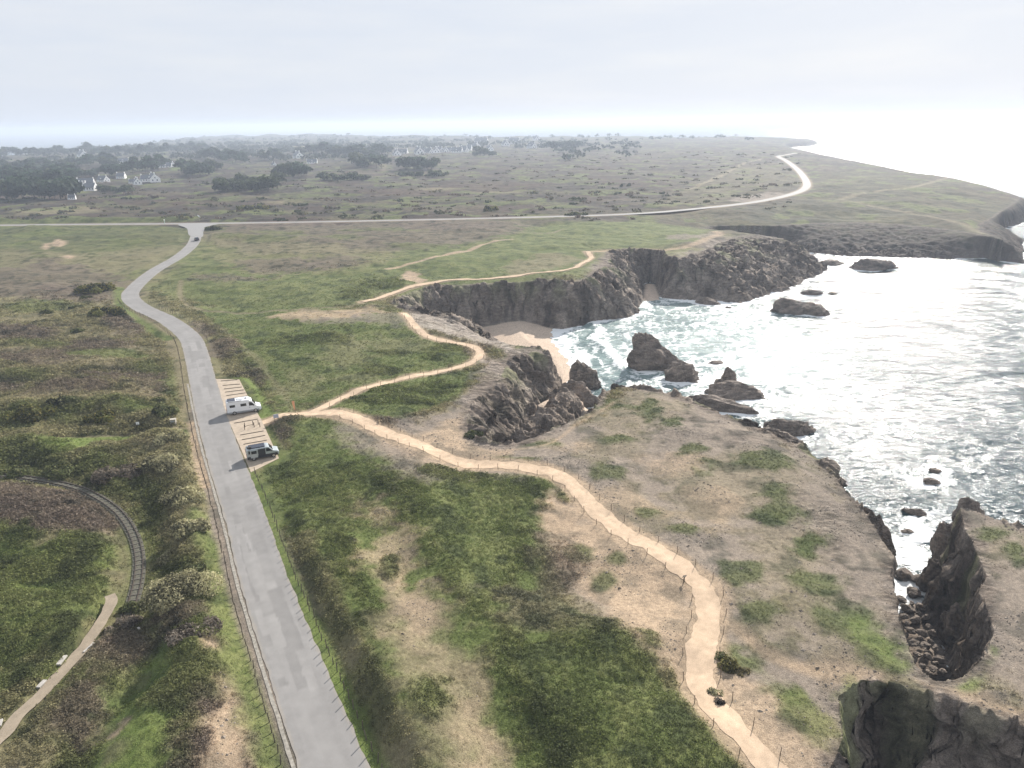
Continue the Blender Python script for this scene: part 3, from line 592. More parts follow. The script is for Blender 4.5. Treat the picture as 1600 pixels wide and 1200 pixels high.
# ------------------------------------------------------------------ sea
srows = np.r_[np.linspace(40, 70, 40, endpoint=False), np.exp(np.arange(math.log(70), math.log(620), 0.0030)), np.exp(np.arange(math.log(620), math.log(16500), 0.02))]
sx, sy, sr, SNR, SNA = polar(44, 760, 60, 20, srows)
sx, sy = sx.astype(np.float32), sy.astype(np.float32)
dBs = -sdf(sx, sy, densify(B), 70); dbe = -sdf(sx, sy, BEACH, 90)
ROCKS = [  # base centre in the photo, half sizes in metres (x, y, z above the sea), turn, slope, label
 (1026,572,9.5,5.5,8.6,-8,.55,'largest sea stack in the cove, tall and steep on its beach side'),
 (1063,592,5.6,3.6,3.9,5,.1,'low dark rock close in front of the largest sea stack'),
 (1152,618,8.8,4.4,3.2,-8,.2,'broad flat rock awash with white foam on top'),
 (1124,600,1.4,1.2,1.4,0,0,'tiny knob of rock just left of the broad foamy flat rock'),
 (1122,640,10.0,2.6,4.0,-14,.35,'long dark rock ridge lying beside the near headland shore'),
 (1140,595,2.4,1.6,3.6,0,.1,'small hump of rock behind the broad foamy flat rock'),
 (1228,676,5.6,3.2,3.0,-5,.1,'dark jagged rock splashed with foam below the bare headland'),
 (1243,487,8.6,5.4,5.4,-5,.2,'dark rock standing alone off the promontory tip'),
 (1279,492,4.4,3.0,3.2,0,.1,'smaller rock touching the lone rock off the promontory'),
 (1267,460,4.2,2.4,1.8,0,.1,'flat rock between the promontory and the lone dark rock'),
 (1300,460,2.0,1.4,.9,0,0,'smallest rock out beyond the promontory'),
 (1362,420,10.0,5.6,4.6,-5,.2,'blocky rock in the bright water below the far headland'),
 (1106,474,5.0,3.0,2.6,0,.1,'low rock at the foot of the promontory cliff'),
 (1139,482,1.3,1.0,.8,0,0,'pebble sized rock off the promontory cliff'),
 (1118,568,2.4,1.3,1.0,0,.1,'little wet rock in the foam right of the largest sea stack'),
 (1300,413,6.0,4.0,2.6,0,.2,'rock at the seaward end of the promontory'),
 (1453,754,1.6,1.1,1.0,0,.1,'lower of two wet rocks in the glittering sea'),
 (1461,737,1.3,.9,.9,0,.1,'upper of two wet rocks in the glittering sea'),
 (1428,802,2.2,1.0,.9,-25,.1,'slanting wet rock near the mouth of the gully'),
 (1418,832,1.0,.8,.7,0,.1,'small wet rock close outside the gully mouth'),
 (1575,834,3.0,1.4,1.6,-20,.1,'flat rock beyond the tip of the near right headland'),
 (1440,244,8,4,3,0,.1,'distant reef far out in the bright sea'),
]
drk = np.full(sx.shape, 99, np.float32)
for r_ in ROCKS:
    c = at(r_[0], r_[1], SEA); a = math.radians(r_[5]); dx, dy = sx - c[0], sy - c[1]
    ux, uy = dx * math.cos(a) + dy * math.sin(a), -dx * math.sin(a) + dy * math.cos(a)
    q = np.sqrt((ux / r_[2]) ** 2 + (uy / r_[3]) ** 2); drk = np.minimum(drk, (q - 1) * (r_[2] + r_[3]) / 2)
f1 = fbm(sx, sy, 7, 4, 201, .6); f2 = fbm(sx, sy * 1.8, 22, 3, 211); f3 = ridged(sx + 3 * f2, sy + 3 * f1, 5.0, 3, 221)
cv = at(1020, 520, SEA); cove = smooth(75, 30, np.hypot(sx - cv[0], (sy - cv[1]) * .9))
shore = np.minimum(np.maximum(dBs, 0), np.maximum(drk, 0))
foam = smooth(0.5, 1.1, 1.35 * np.exp(-np.maximum(drk, 0) / 3.2) * (0.9 + f1) + 1.3 * np.exp(-np.maximum(dBs, 0) / 3.5) * (0.8 + f1))
wash = smooth(9, 3, dbe + 3 * f1) * smooth(-.55, .15, f1 + .35 * f3)
for d0, wd, s_ in ((14, 2.0, 1.0), (23, 1.5, .55)):
    wash = np.maximum(wash, s_ * np.exp(-((dbe + 2.2 * f2 - d0) / wd) ** 2) * smooth(-.5, .3, f1 + .2))
streak = smooth(.8, 1.4, f3 + .45 * f2) * (0.18 + 0.55 * cove + .5 * np.exp(-shore / 14)) * smooth(500, 150, sr)
gm = at(1425, 900, SEA); gullyfoam = smooth(26, 8, np.hypot(sx - gm[0], sy - gm[1])) * smooth(-.3, .3, f1)
foam = np.clip(np.maximum.reduce([foam, wash, .85 * streak, .9 * gullyfoam]), 0, 1)
wz = 0.16 * perlin(sx / 9 + sy / 22, sy / 4.5, 231) + 0.10 * perlin(sx / 3.1, sy / 2.0 + sx / 7, 232) + 0.05 * perlin(sx / 1.2, sy / 1.0, 233)
wz = wz * smooth(700, 250, sr) + foam * 0.08
wz += 0.55 * np.exp(-((dbe + 2.2 * f2 - 13.2) / 1.6) ** 2)
scol = np.stack([foam, np.clip(cove * 1.0, 0, 1), np.zeros_like(foam)], 1)
M_sea = bpy.data.materials.new('sea_water'); M_sea.use_nodes = True; t = M_sea.node_tree; b = t.nodes['Principled BSDF']
a = t.nodes.new('ShaderNodeVertexColor'); a.layer_name = 'tint'; sp = t.nodes.new('ShaderNodeSeparateColor'); t.links.new(a.outputs[0], sp.inputs[0])
geo = t.nodes.new('ShaderNodeNewGeometry')
def noise_n(scale, detail, vscale=(1, 1, 1)):
    m_ = t.nodes.new('ShaderNodeMapping'); m_.inputs['Scale'].default_value = vscale; n_ = t.nodes.new('ShaderNodeTexNoise')
    n_.inputs['Scale'].default_value = scale; n_.inputs['Detail'].default_value = detail
    t.links.new(geo.outputs['Position'], m_.inputs[0]); t.links.new(m_.outputs[0], n_.inputs['Vector']); return n_
mixc = t.nodes.new('ShaderNodeMix'); mixc.data_type = 'RGBA'; mixc.inputs[6].default_value = (.020, .045, .052, 1); mixc.inputs[7].default_value = (.20, .268, .262, 1)
t.links.new(sp.outputs[1], mixc.inputs[0])
nf = noise_n(1.6, 4); mf = t.nodes.new('ShaderNodeMath'); mf.operation = 'MULTIPLY_ADD'; mf.inputs[1].default_value = 1.2; mf.inputs[2].default_value = -.6
t.links.new(nf.outputs['Fac'], mf.inputs[0]); ad = t.nodes.new('ShaderNodeMath'); ad.operation = 'ADD'; t.links.new(sp.outputs[0], ad.inputs[0]); t.links.new(mf.outputs[0], ad.inputs[1])
fr = t.nodes.new('ShaderNodeMapRange'); fr.inputs[1].default_value = .28; fr.inputs[2].default_value = .85; t.links.new(ad.outputs[0], fr.inputs[0])
mixf = t.nodes.new('ShaderNodeMix'); mixf.data_type = 'RGBA'; mixf.inputs[7].default_value = (.78, .80, .80, 1)
t.links.new(fr.outputs[0], mixf.inputs[0]); t.links.new(mixc.outputs[2], mixf.inputs[6]); t.links.new(mixf.outputs[2], b.inputs['Base Color'])
rg = t.nodes.new('ShaderNodeMapRange'); rg.inputs[3].default_value = .13; rg.inputs[4].default_value = .7; t.links.new(fr.outputs[0], rg.inputs[0]); t.links.new(rg.outputs[0], b.inputs['Roughness'])
b.inputs['IOR'].default_value = 1.333; 
wq = noise_n(.011, 5, (.5, 1.5, 1)); sl_ = t.nodes.new('ShaderNodeMapRange'); sl_.inputs[1].default_value = .36; sl_.inputs[2].default_value = .64; sl_.inputs[3].default_value = .16; sl_.inputs[4].default_value = .42
t.links.new(wq.outputs['Fac'], sl_.inputs[0]); t.links.new(sl_.outputs[0], b.inputs['Specular IOR Level'])
n1 = noise_n(.55, 5, (.8, 1.5, 1)); n2_ = noise_n(2.2, 4, (.8, 1.3, 1))
n0 = noise_n(.085, 3, (.7, 1.6, 1)); b0 = t.nodes.new('ShaderNodeBump'); b0.inputs['Distance'].default_value = 5.0; b0.inputs['Strength'].default_value = .55; t.links.new(n0.outputs['Fac'], b0.inputs['Height'])
wp = noise_n(.022, 4, (1, 1.7, 1)); wr_ = t.nodes.new('ShaderNodeMapRange'); wr_.inputs[1].default_value = .38; wr_.inputs[2].default_value = .62; wr_.inputs[3].default_value = .35; wr_.inputs[4].default_value = .8; t.links.new(wp.outputs['Fac'], wr_.inputs[0])
b1 = t.nodes.new('ShaderNodeBump'); b1.inputs['Distance'].default_value = 1.0; t.links.new(wr_.outputs[0], b1.inputs['Strength']); t.links.new(b0.outputs[0], b1.inputs['Normal']); t.links.new(n1.outputs['Fac'], b1.inputs['Height'])
b2 = t.nodes.new('ShaderNodeBump'); b2.inputs['Distance'].default_value = .22; b2.inputs['Strength'].default_value = .8; t.links.new(n2_.outputs['Fac'], b2.inputs['Height']); t.links.new(b1.outputs[0], b2.inputs['Normal'])
t.links.new(b2.outputs[0], b.inputs['Normal'])
SF = quads(SNR, SNA)
inl = dBs < -6
SF = SF[~inl[SF].all(1)]
us = np.zeros(len(sx), bool); us[SF.ravel()] = True; rm = np.cumsum(us) - 1
sea = mesh_np('sea', np.stack([sx, sy, SEA + wz], 1)[us], rm[SF], M_sea, colors={'tint': scol[us]})
tag(sea, kind='structure')

# ------------------------------------------------------------------ haze
hz = bpy.data.materials.new('haze'); hz.use_nodes = True; t = hz.node_tree; t.nodes.remove(t.nodes['Principled BSDF'])
pv = t.nodes.new('ShaderNodeVolumePrincipled'); pv.inputs['Color'].default_value = (.72, .82, .97, 1); pv.inputs['Density'].default_value = 0.00026; pv.inputs['Anisotropy'].default_value = 0.2
t.links.new(pv.outputs[0], t.nodes['Material Output'].inputs['Volume'])
bm = bmesh.new(); box(bm, -18000, 18000, -400, 18000, -19, 75); haze = obj('haze', bm, hz); tag(haze, kind='stuff')

# ------------------------------------------------------------------ roads, paths, car park
def ribbon(name, line, left, right, zoff, mat, ncol=2, cfun=None, wob=0.0, zfun=None, wseed=1):
    t_ = np.gradient(line, axis=0); t_ /= np.linalg.norm(t_, axis=1)[:, None]; nr_ = np.stack([t_[:, 1], -t_[:, 0]], 1)
    s_ = np.r_[0, np.cumsum(np.linalg.norm(np.diff(line, axis=0), axis=1))]
    wl = left + wob * fbm(s_, s_ * 0 + 3.3, 2.2, 2, wseed); wr = right + wob * fbm(s_, s_ * 0 + 8.3, 2.2, 2, wseed + 5)
    u = np.linspace(0, 1, ncol + 1)
    off = -wl[:, None] + (wl + wr)[:, None] * u[None]
    P = line[:, None, :] + off[..., None] * nr_[:, None, :]
    zz_ = np.full(P.shape[:2], zoff) if zfun is None else zfun(P, zoff)
    V_ = np.concatenate([P, zz_[..., None]], 2).reshape(-1, 3)
    cols = None
    if cfun is not None:
        cols = {'tint': cfun(np.repeat(s_[:, None], ncol + 1, 1), off, P).reshape(-1, 3)}
    F_ = quads(len(line), ncol + 1)
    if V_[F_[0]][:, :2].shape and np.cross(V_[F_[0][1]] - V_[F_[0][0]], V_[F_[0][2]] - V_[F_[0][1]])[2] < 0: F_ = F_[:, ::-1]
    o = mesh_np(name, V_, F_, mat, colors=cols); tag(o, kind='structure'); return o
M_road = mat_vcol('worn_asphalt', rough=.8, noises=((25, .10), (.8, .07)), bump=.25, bscale=40, bdist=.02, spec=.3)
pr = np.random.default_rng(12)
PATCH = [(pr.uniform(5, 150), pr.uniform(2.5, 14), pr.uniform(-2.1, 1.0), pr.uniform(.7, 1.5), pr.choice([1.10, 1.16, .91, 1.12, .93])) for _ in range(46)]
def road_col(s_, off, P):
    c = np.full(s_.shape, .212) * (1 + .10 * fbm(P[..., 0], P[..., 1], 6, 3, 301))
    for a0, L_, o0, wd, k in PATCH: c = np.where((s_ > a0) & (s_ < a0 + L_) & (off > o0) & (off < o0 + wd), .205 * k * (1 + .04 * (k - 1)), c)
    c = c * (1 - .10 * np.exp(-((np.abs(off + .0) - 1.25) / .35) ** 2) * .6)
    c3 = np.stack([c * 1.02, c * .985, c * .95], -1)
    e = smooth(2.25, 2.6, np.abs(off) + .15 * fbm(P[..., 0], P[..., 1], 1.0, 2, 303))[..., None]
    return (c3 * (1 - e * .5) + np.array([.27, .235, .19]) * e * .5).astype(np.float32)
road = ribbon('road', resample(ROAD, .4), 2.6, 2.6, .012, M_road, 30, road_col, wob=.12)
def road2_col(s_, off, P):
    c = .215 * (1 + .1 * fbm(P[..., 0], P[..., 1], 9, 2, 305)); return np.stack([c, c * .97, c * .93], -1).astype(np.float32)
ribbon('coast_road', ROAD2, 2.9, 2.9, .03, M_road, 4, road2_col, wob=.2)
# junction apron flaring into the coast road
J = spline(pts([(296,368),(292,357),(278,351),(300,349),(345,349),(326,353.5),(318,362),(316,370)]), 4, True)
bm = bmesh.new(); f = bm.faces.new([bm.verts.new((p[0], p[1], .04)) for p in J]); bm.normal_update()
if f.normal.z < 0: f.normal_flip()
bmesh.ops.triangulate(bm, faces=bm.faces[:])
M_apron = mat_plain('apron_asphalt', (.208, .203, .198), .85, 0, 1.5, .1, .1)
tag(obj('road_junction', bm, M_apron), kind='structure')
# pale concrete edging strip along the left side of the road
M_edge = mat_plain('edging_concrete', (.25, .232, .20), .95, 0, 3.0, .35, .4)
i0 = np.argmin(np.hypot(*(ROAD - at(300, 600)).T))
ribbon('kerb', resample(ROAD[:i0 + 1], .5), 3.1, -2.75, .02, M_edge, 1, wob=.05, wseed=9)
M_path = mat_vcol('sandy_gravel', rough=.95, noises=((12, .14), (1.4, .10)), bump=.4, bscale=18, bdist=.05, spec=.1)
def path_col(s_, off, P):
    k = 1 + .12 * fbm(P[..., 0], P[..., 1], 3, 3, 311) + .10 * fbm(P[..., 0], P[..., 1], .8, 2, 312) + .07 * np.exp(-(off / .5) ** 2); return (np.array([.475, .36, .255]) * k[..., None]).astype(np.float32)
def gz(P, zo): return zat(P[..., 0].ravel(), P[..., 1].ravel()).reshape(P.shape[:2]) + zo
ribbon('footpath', PATH1, .95, .95, .03, M_path, 5, path_col, .22, gz, 21); ribbon('footpath', PATH2, 1.35, 1.35, .035, M_path, 10, path_col, .42, gz, 22)
ribbon('footpath', PATH3, 1.0, 1.0, .16, M_path, 4, path_col, .3, gz, 23)
def plat_col(s_, off, P):
    k = 1 + .12 * fbm(P[..., 0], P[..., 1], 2, 3, 313); return (np.array([.27, .225, .17]) * k[..., None]).astype(np.float32)
ribbon('old_platform', PLATF, .62, .62, .12, M_path, 4, plat_col, .14, None, 24)
bm = bmesh.new(); f = bm.faces.new([bm.verts.new((p[0], p[1], .006)) for p in LOT]); bm.normal_update()
if f.normal.z < 0: f.normal_flip()
M_lot = mat_plain('car_park_gravel', (.36, .295, .225), .95, 0, 1.1, .16, .3)
tag(obj('car_park', bm, M_lot), kind='structure')

# ------------------------------------------------------------------ timber posts
M_wood = mat_plain('grey_timber', (.10, .082, .062), .9, 0, 9, .3, .3)
M_wood2 = mat_plain('chestnut_stake', (.15, .11, .075), .9, 0, 9, .3, .3)
def post_mesh(name, r, h, m, cap=.02):
    bm = bmesh.new(); cyl(bm, (0, 0, -.3), (0, 0, h - cap), r, r * .93, 9); cyl(bm, (0, 0, h - cap), (0, 0, h), r * .93, r * .6, 9)
    me = bpy.data.meshes.new(name); bm.to_mesh(me); bm.free(); me.materials.append(m); return me
me_road = post_mesh('roadside_post', .05, 1.05, M_wood); me_stake = post_mesh('path_stake', .038, .95, M_wood2)
def row(line, off, step, me, name, label, cat, group, s0=0, s1=1e9, jit=.12):
    t_ = np.gradient(line, axis=0); t_ /= np.linalg.norm(t_, axis=1)[:, None]; P = resample(line + off * np.stack([t_[:, 1], -t_[:, 0]], 1), .2)
    s_ = np.r_[0, np.cumsum(np.linalg.norm(np.diff(P, axis=0), axis=1))]; k = 0
    for s in np.arange(max(0, s0), min(s1, s_[-1]), step):
        p = np.array([np.interp(s, s_, P[:, 0]), np.interp(s, s_, P[:, 1])]) + RNG.normal(0, jit * .4, 2)
        o = bpy.data.objects.new(name, me); COL.objects.link(o); tag(o, label, cat, group)
        o.location = (p[0], p[1], max(float(zat(*p)[0]), -2.5)); o.rotation_euler = (RNG.normal(0, .05), RNG.normal(0, .05), RNG.uniform(0, 6)); o.scale = (1, 1, RNG.uniform(.85, 1.1)); k += 1
    return k
ROADL = resample(ROAD, .5)
def s_at(line, px, py):
    i = np.argmin(np.hypot(*(line - at(px, py)).T)); return np.r_[0, np.cumsum(np.linalg.norm(np.diff(line, axis=0), axis=1))][i]
sA, sB = s_at(ROADL, 500, 1230), s_at(ROADL, 204, 468)
k1 = row(ROADL, -3.75, 1.3, me_road, 'roadside_post', 'slim grey timber post in the row on the left verge of the grey road', 'roadside post', 'posts on the left verge of the road', sA - 8, sB)
k2 = row(ROADL, 3.35, 1.35, me_road, 'roadside_post', 'slim grey timber post in the row on the grassy right verge below the car park', 'roadside post', 'posts on the right verge of the road', sA - 8, s_at(ROADL, 366, 745))
k3 = row(ROADL, 3.4, 1.7, me_road, 'roadside_post', 'tiny timber post on the outside of the far road bend', 'roadside post', 'posts around the road bend', s_at(ROADL, 300, 537), s_at(ROADL, 210, 475))
S2 = 'chestnut stake lining the broad sandy path across the headland'; S1 = 'chestnut stake lining the narrow sandy path towards the beach'
g2, g1 = 'stakes along the broad sandy path', 'stakes along the narrow sandy path'
k4 = row(PATH2, -1.75, 3.2, me_stake, 'path_stake', S2, 'path stake', g2, 6) + row(PATH2, 1.75, 3.2, me_stake, 'path_stake', S2, 'path stake', g2, 8)
k5 = row(PATH1, -1.25, 3.4, me_stake, 'path_stake', S1, 'path stake', g1, 8) + row(PATH1, 1.25, 3.4, me_stake, 'path_stake', S1, 'path stake', g1, 14)
print('posts', k1, k2, k3, k4, k5)
def ground_pt(px, py, z=0.0):
    p = at(px, py, z); return (p[0], p[1], float(zat(*p)[0]))
# bay dividers: low logs laid between the parking bays
me_log = bpy.data.meshes.new('bay_log'); bm = bmesh.new(); cyl(bm, (-.5, 0, .05), (.5, 0, .05), .07, .07, 8); bm.to_mesh(me_log); bm.free(); me_log.materials.append(mat_plain('log_timber', (.16, .13, .10), .9, 0, 9, .3))
BAYS = [((345,595.5),(371,593.6)),((348,602.5),(375,600.3)),((350,608),(378,605)),((351.5,613),(381,609.4)),((353.5,618.5),(384,614)),((355.5,624),(386.5,619)),((357.5,630),(389,624.5)),((366,661.5),(403,655)),((375.5,680),(412,673.5)),((378,687.5),(414.5,680.5)),((380.5,694.5),(417,688)),((383,702.5),(420,696)),((386,711),(422,705))]
for i, (a_, b_) in enumerate(BAYS):
    a_, b_ = at(*a_), at(*b_); o = bpy.data.objects.new('bay_log', me_log); COL.objects.link(o)
    o.location = (*((a_ + b_) / 2), .0); d_ = b_ - a_; o.rotation_euler = (0, 0, math.atan2(d_[1], d_[0])); o.scale = (np.hypot(*d_), 1, 1)
    hi = i < 8
    tag(o, 'thin dark log dividing the parking bays ' + ('beyond the white camper van' if i < 7 else 'just before the white camper van' if i == 7 else 'between the barrier posts and the dark camper van'), 'bay divider', 'logs dividing the ' + ('far' if i < 7 else 'middle' if i == 7 else 'near') + ' parking bays')

# ------------------------------------------------------------------ vehicles
M_white = mat_plain('white_paint', (.78, .79, .80), .28, 0); M_glass = mat_plain('dark_glass', (.012, .014, .017), .08)
M_black = mat_plain('black_plastic', (.02, .02, .021), .55); M_tyre = mat_plain('tyre_rubber', (.018, .018, .018), .85); M_rim = mat_plain('alloy', (.45, .46, .47), .35, .9)
M_lamp = mat_plain('lamp_glass', (.75, .76, .78), .1); M_red = mat_plain('tail_lamp', (.35, .02, .015), .25); M_panel = mat_plain('solar_panel', (.02, .026, .045), .15)
M_silver = mat_plain('silver_paint', (.42, .46, .47), .3, .4); M_dark = mat_plain('dark_paint', (.035, .04, .055), .25); M_grey = mat_plain('grey_plastic', (.30, .31, .32), .5)
def wheel(par, xx, yy, r, wd):
    s = 1 if yy > 0 else -1
    bm = bmesh.new(); cyl(bm, (xx, yy - s * wd / 2, r), (xx, yy + s * wd / 2, r), r, r, 20); w_ = obj('wheel', bm, M_tyre, par, True)
    bm = bmesh.new(); cyl(bm, (xx, yy + s * wd / 2 - .02, r), (xx, yy + s * (wd / 2 + .012), r), r * .62, r * .56, 16); obj('rim', bm, M_rim, w_)
def side_panel(name, par, pts_, yy, m, th=.02):
    """thin pane set 12 mm proud of a flank at y = yy"""
    s = 1 if yy > 0 else -1; bm = bmesh.new(); prism(bm, pts_, yy - s * th, yy + s * .012); return obj(name, bm, m, par)
def campervan():
    L_, Wd, H = 6.0, 2.05, 2.65; h = Wd / 2
    t_ = thing('camper_van', 'white high-roofed camper van parked nose to the grass in the gravel car park', 'camper van')
    prof = [(-3.0, .42), (-3.0, 2.35), (-2.88, 2.58), (-2.6, 2.64), (.55, 2.64), (1.1, 2.52), (1.45, 2.28), (2.15, 1.32), (2.55, 1.16), (2.92, .98), (3.0, .72), (2.97, .38), (2.2, .3), (-2.6, .3)]
    bm = bmesh.new(); prism(bm, prof, -h, h, .09); obj('body', bm, M_white, t_, False)
    # windscreen lies on the sloped front
    bm = bmesh.new()
    a_, b_ = Vector((1.53, 0, 2.19)), Vector((2.10, 0, 1.41)); nn = Vector((.78, 0, .58)).normalized() * .02
    q = [a_ + Vector((0, -.82, 0)), a_ + Vector((0, .82, 0)), b_ + Vector((0, .92, 0)), b_ + Vector((0, -.92, 0))]
    v1 = [bm.verts.new(p + nn) for p in q]; v2 = [bm.verts.new(p - nn) for p in q]; bm.faces.new(v1); bm.faces.new(v2[::-1])
    for i in range(4): bm.faces.new((v1[i], v2[i], v2[(i + 1) % 4], v1[(i + 1) % 4]))
    bmesh.ops.recalc_face_normals(bm, faces=bm.faces[:]); obj('windscreen', bm, M_glass, t_)
    for s in (-1, 1):
        cabin = side_panel('window', t_, [(.92, 1.42), (.92, 2.1), (1.38, 2.1), (1.9, 1.42)], s * h, M_glass)
        side_panel('window', t_, [(-.55, 1.5), (-.55, 2.0), (.45, 2.0), (.45, 1.5)], s * h, M_glass)
        side_panel('window', t_, [(-2.45, 1.5), (-2.45, 1.98), (-1.5, 1.98), (-1.5, 1.5)], s * h, M_glass)
        side_panel('skirt', t_, [(-2.95, .32), (-2.95, .62), (2.6, .62), (2.6, .32)], s * h, M_grey)
        d = side_panel('door', t_, [(.8, .66), (.8, 1.36), (1.92, 1.36), (2.05, 1.2), (2.05, .66)], s * h, M_white); side_panel('handle', d, [(.86, 1.12), (.86, 1.18), (1.1, 1.18), (1.1, 1.12)], s * (h + .02), M_black)
        bm = bmesh.new(); box(bm, 1.62, 1.74, s * (h + .14) - .11, s * (h + .14) + .11, 1.4, 1.74, .03); obj('mirror', bm, M_black, t_)
        bm = bmesh.new(); box(bm, 2.74, 2.98, s * .78 - .16, s * .78 + .16, .86, 1.06, .03); obj('headlight', bm, M_lamp, t_)
        bm = bmesh.new(); box(bm, -3.03, -2.96, s * .92 - .06, s * .92 + .06, .9, 1.5, .01); obj('tail_light', bm, M_red, t_)
        wheel(t_, 1.95, s * (h - .1), .36, .26); wheel(t_, -1.75, s * (h - .1), .36, .26)
    bm = bmesh.new(); box(bm, 2.85, 3.06, -.95, .95, .34, .62, .05); obj('bumper', bm, M_black, t_)
    bm = bmesh.new(); box(bm, -3.08, -2.92, -.98, .98, .36, .62, .04); obj('bumper', bm, M_black, t_)
    bm = bmesh.new(); box(bm, -3.012, -2.98, -.8, .8, 1.45, 2.1); obj('rear_window', bm, M_glass, t_)
    bm = bmesh.new(); box(bm, -2.75, -1.35, -.72, .72, 2.66, 2.72, .01); obj('solar_panel', bm, M_panel, t_)
    bm = bmesh.new(); box(bm, -1.0, .05, -.5, .5, 2.62, 2.8, .05); obj('roof_hatch', bm, M_white, t_)
    bm = bmesh.new(); box(bm, .28, .72, -.3, .3, 2.6, 2.69, .03); obj('roof_vent', bm, M_panel, t_)
    bm = bmesh.new(); cyl(bm, (-2.6, -h + .02, 2.62), (-.3, -h + .02, 2.62), .07, .07, 8); obj('awning', bm, M_grey, t_)
    return t_
def place(t_, rear, nose, z=.014):
    a_, b_ = at(*rear), at(*nose); c = (a_ + b_) / 2; d_ = b_ - a_
    t_.location = (c[0], c[1], z); t_.rotation_euler = (0, 0, math.atan2(d_[1], d_[0]))
place(campervan(), (362, 646.5), (402, 640.5))
def side_van():
    h = .96
    t_ = thing('camper_van', 'silver and black camper van with its side door open and roof rack loaded', 'camper van')
    prof = [(-2.45, .4), (-2.47, 1.1), (-2.38, 1.85), (-2.2, 1.98), (.7, 1.98), (1.0, 1.9), (1.62, 1.22), (2.25, 1.05), (2.45, .85), (2.45, .4), (2.1, .3), (-2.2, .3)]
    bm = bmesh.new(); prism(bm, prof, -h, h, .08); obj('body', bm, M_silver, t_)
    bm = bmesh.new(); a_, b_ = Vector((1.07, 0, 1.83)), Vector((1.56, 0, 1.29)); nn = Vector((.74, 0, .67)) * .02
    q = [a_ + Vector((0, -.74, 0)), a_ + Vector((0, .74, 0)), b_ + Vector((0, .85, 0)), b_ + Vector((0, -.85, 0))]
    v1 = [bm.verts.new(p + nn) for p in q]; v2 = [bm.verts.new(p - nn) for p in q]; bm.faces.new(v1); bm.faces.new(v2[::-1])
    for i in range(4): bm.faces.new((v1[i], v2[i], v2[(i + 1) % 4], v1[(i + 1) % 4]))
    bmesh.ops.recalc_face_normals(bm, faces=bm.faces[:]); obj('windscreen', bm, M_glass, t_)
    for s in (-1, 1):
        side_panel('window', t_, [(.52, 1.22), (.52, 1.75), (.98, 1.75), (1.42, 1.22)], s * h, M_glass)
        side_panel('window', t_, [(-2.2, 1.22), (-2.15, 1.75), (-.92, 1.75), (-.92, 1.22)], s * h, M_glass)
        side_panel('lower_trim', t_, [(-2.4, .32), (-2.4, .78), (2.2, .78), (2.3, .32)], s * h, M_black)
        bm = bmesh.new(); box(bm, 1.28, 1.38, s * (h + .12) - .1, s * (h + .12) + .1, 1.2, 1.4, .03); obj('mirror', bm, M_black, t_)
        bm = bmesh.new(); box(bm, 2.2, 2.43, s * .74 - .15, s * .74 + .15, .8, .98, .03); obj('headlight', bm, M_lamp, t_)
        bm = bmesh.new(); box(bm, -2.5, -2.42, s * .86 - .06, s * .86 + .06, .9, 1.3, .01); obj('tail_light', bm, M_red, t_)
        wheel(t_, 1.55, s * (h - .1), .33, .23); wheel(t_, -1.45, s * (h - .1), .33, .23)
    side_panel('doorway_shade', t_, [(-.72, .5), (-.72, 1.82), (.4, 1.82), (.4, .5)], -h, M_black)  # black panel on the flank paints the unlit interior behind the open door
    bm = bmesh.new(); box(bm, -1.9, -.8, -h - .16, -h - .08, .55, 1.85, .02); dr = obj('sliding_door', bm, M_silver, t_); bm = bmesh.new(); box(bm, -1.75, -.95, -h - .175, -h - .14, 1.22, 1.72); obj('pane', bm, M_glass, dr)
    bm = bmesh.new(); box(bm, -2.0, .45, -.72, .72, 2.08, 2.12, .01); rk = obj('roof_panel', bm, M_panel, t_)
    for xx in (-1.8, -.4, .3):
        bm = bmesh.new(); box(bm, xx, xx + .06, -.85, .85, 1.97, 2.07); obj('roof_bar', bm, M_black, t_)
    bm = bmesh.new(); box(bm, -2.3, -1.6, -.8, -.2, 2.12, 2.34, .06); obj('roof_box', bm, M_black, t_)
    return t_
place(side_van(), (393.5, 717), (428.5, 710.5))
def far_car():
    h = .88
    t_ = thing('parked_car', 'dark hatchback car driving on the road just below the junction', 'car')
    t_.name = 'car'
    bm = bmesh.new(); prism(bm, [(-2.1, .35), (-2.12, .85), (-1.95, 1.0), (.9, 1.0), (1.85, .85), (2.1, .7), (2.1, .35), (1.8, .22), (-1.8, .22)], -h, h, .08); obj('body', bm, M_dark, t_)
    bm = bmesh.new(); prism(bm, [(-2.0, .98), (-1.65, 1.42), (-1.4, 1.5), (.1, 1.5), (.4, 1.42), (1.05, .98)], -h + .1, h - .1, .07); obj('cabin', bm, M_glass, t_)
    bm = bmesh.new(); box(bm, -1.5, .2, -.68, .68, 1.49, 1.53, .01); obj('roof', bm, M_dark, t_)
    for s in (-1, 1):
        wheel(t_, 1.3, s * (h - .08), .32, .2); wheel(t_, -1.3, s * (h - .08), .32, .2)
        bm = bmesh.new(); box(bm, 1.85, 2.09, s * .62 - .16, s * .62 + .16, .66, .8, .02); obj('headlight', bm, M_lamp, t_)
        bm = bmesh.new(); box(bm, -2.15, -2.05, s * .68 - .12, s * .68 + .12, .74, .92, .01); obj('tail_light', bm, M_red, t_)
    return t_
c_ = far_car(); a_, b_ = at(308, 379), at(307, 368); c_.location = (*at(307.5, 376), .05); c_.rotation_euler = (0, 0, math.atan2(*(b_ - a_)[::-1]) + .15)

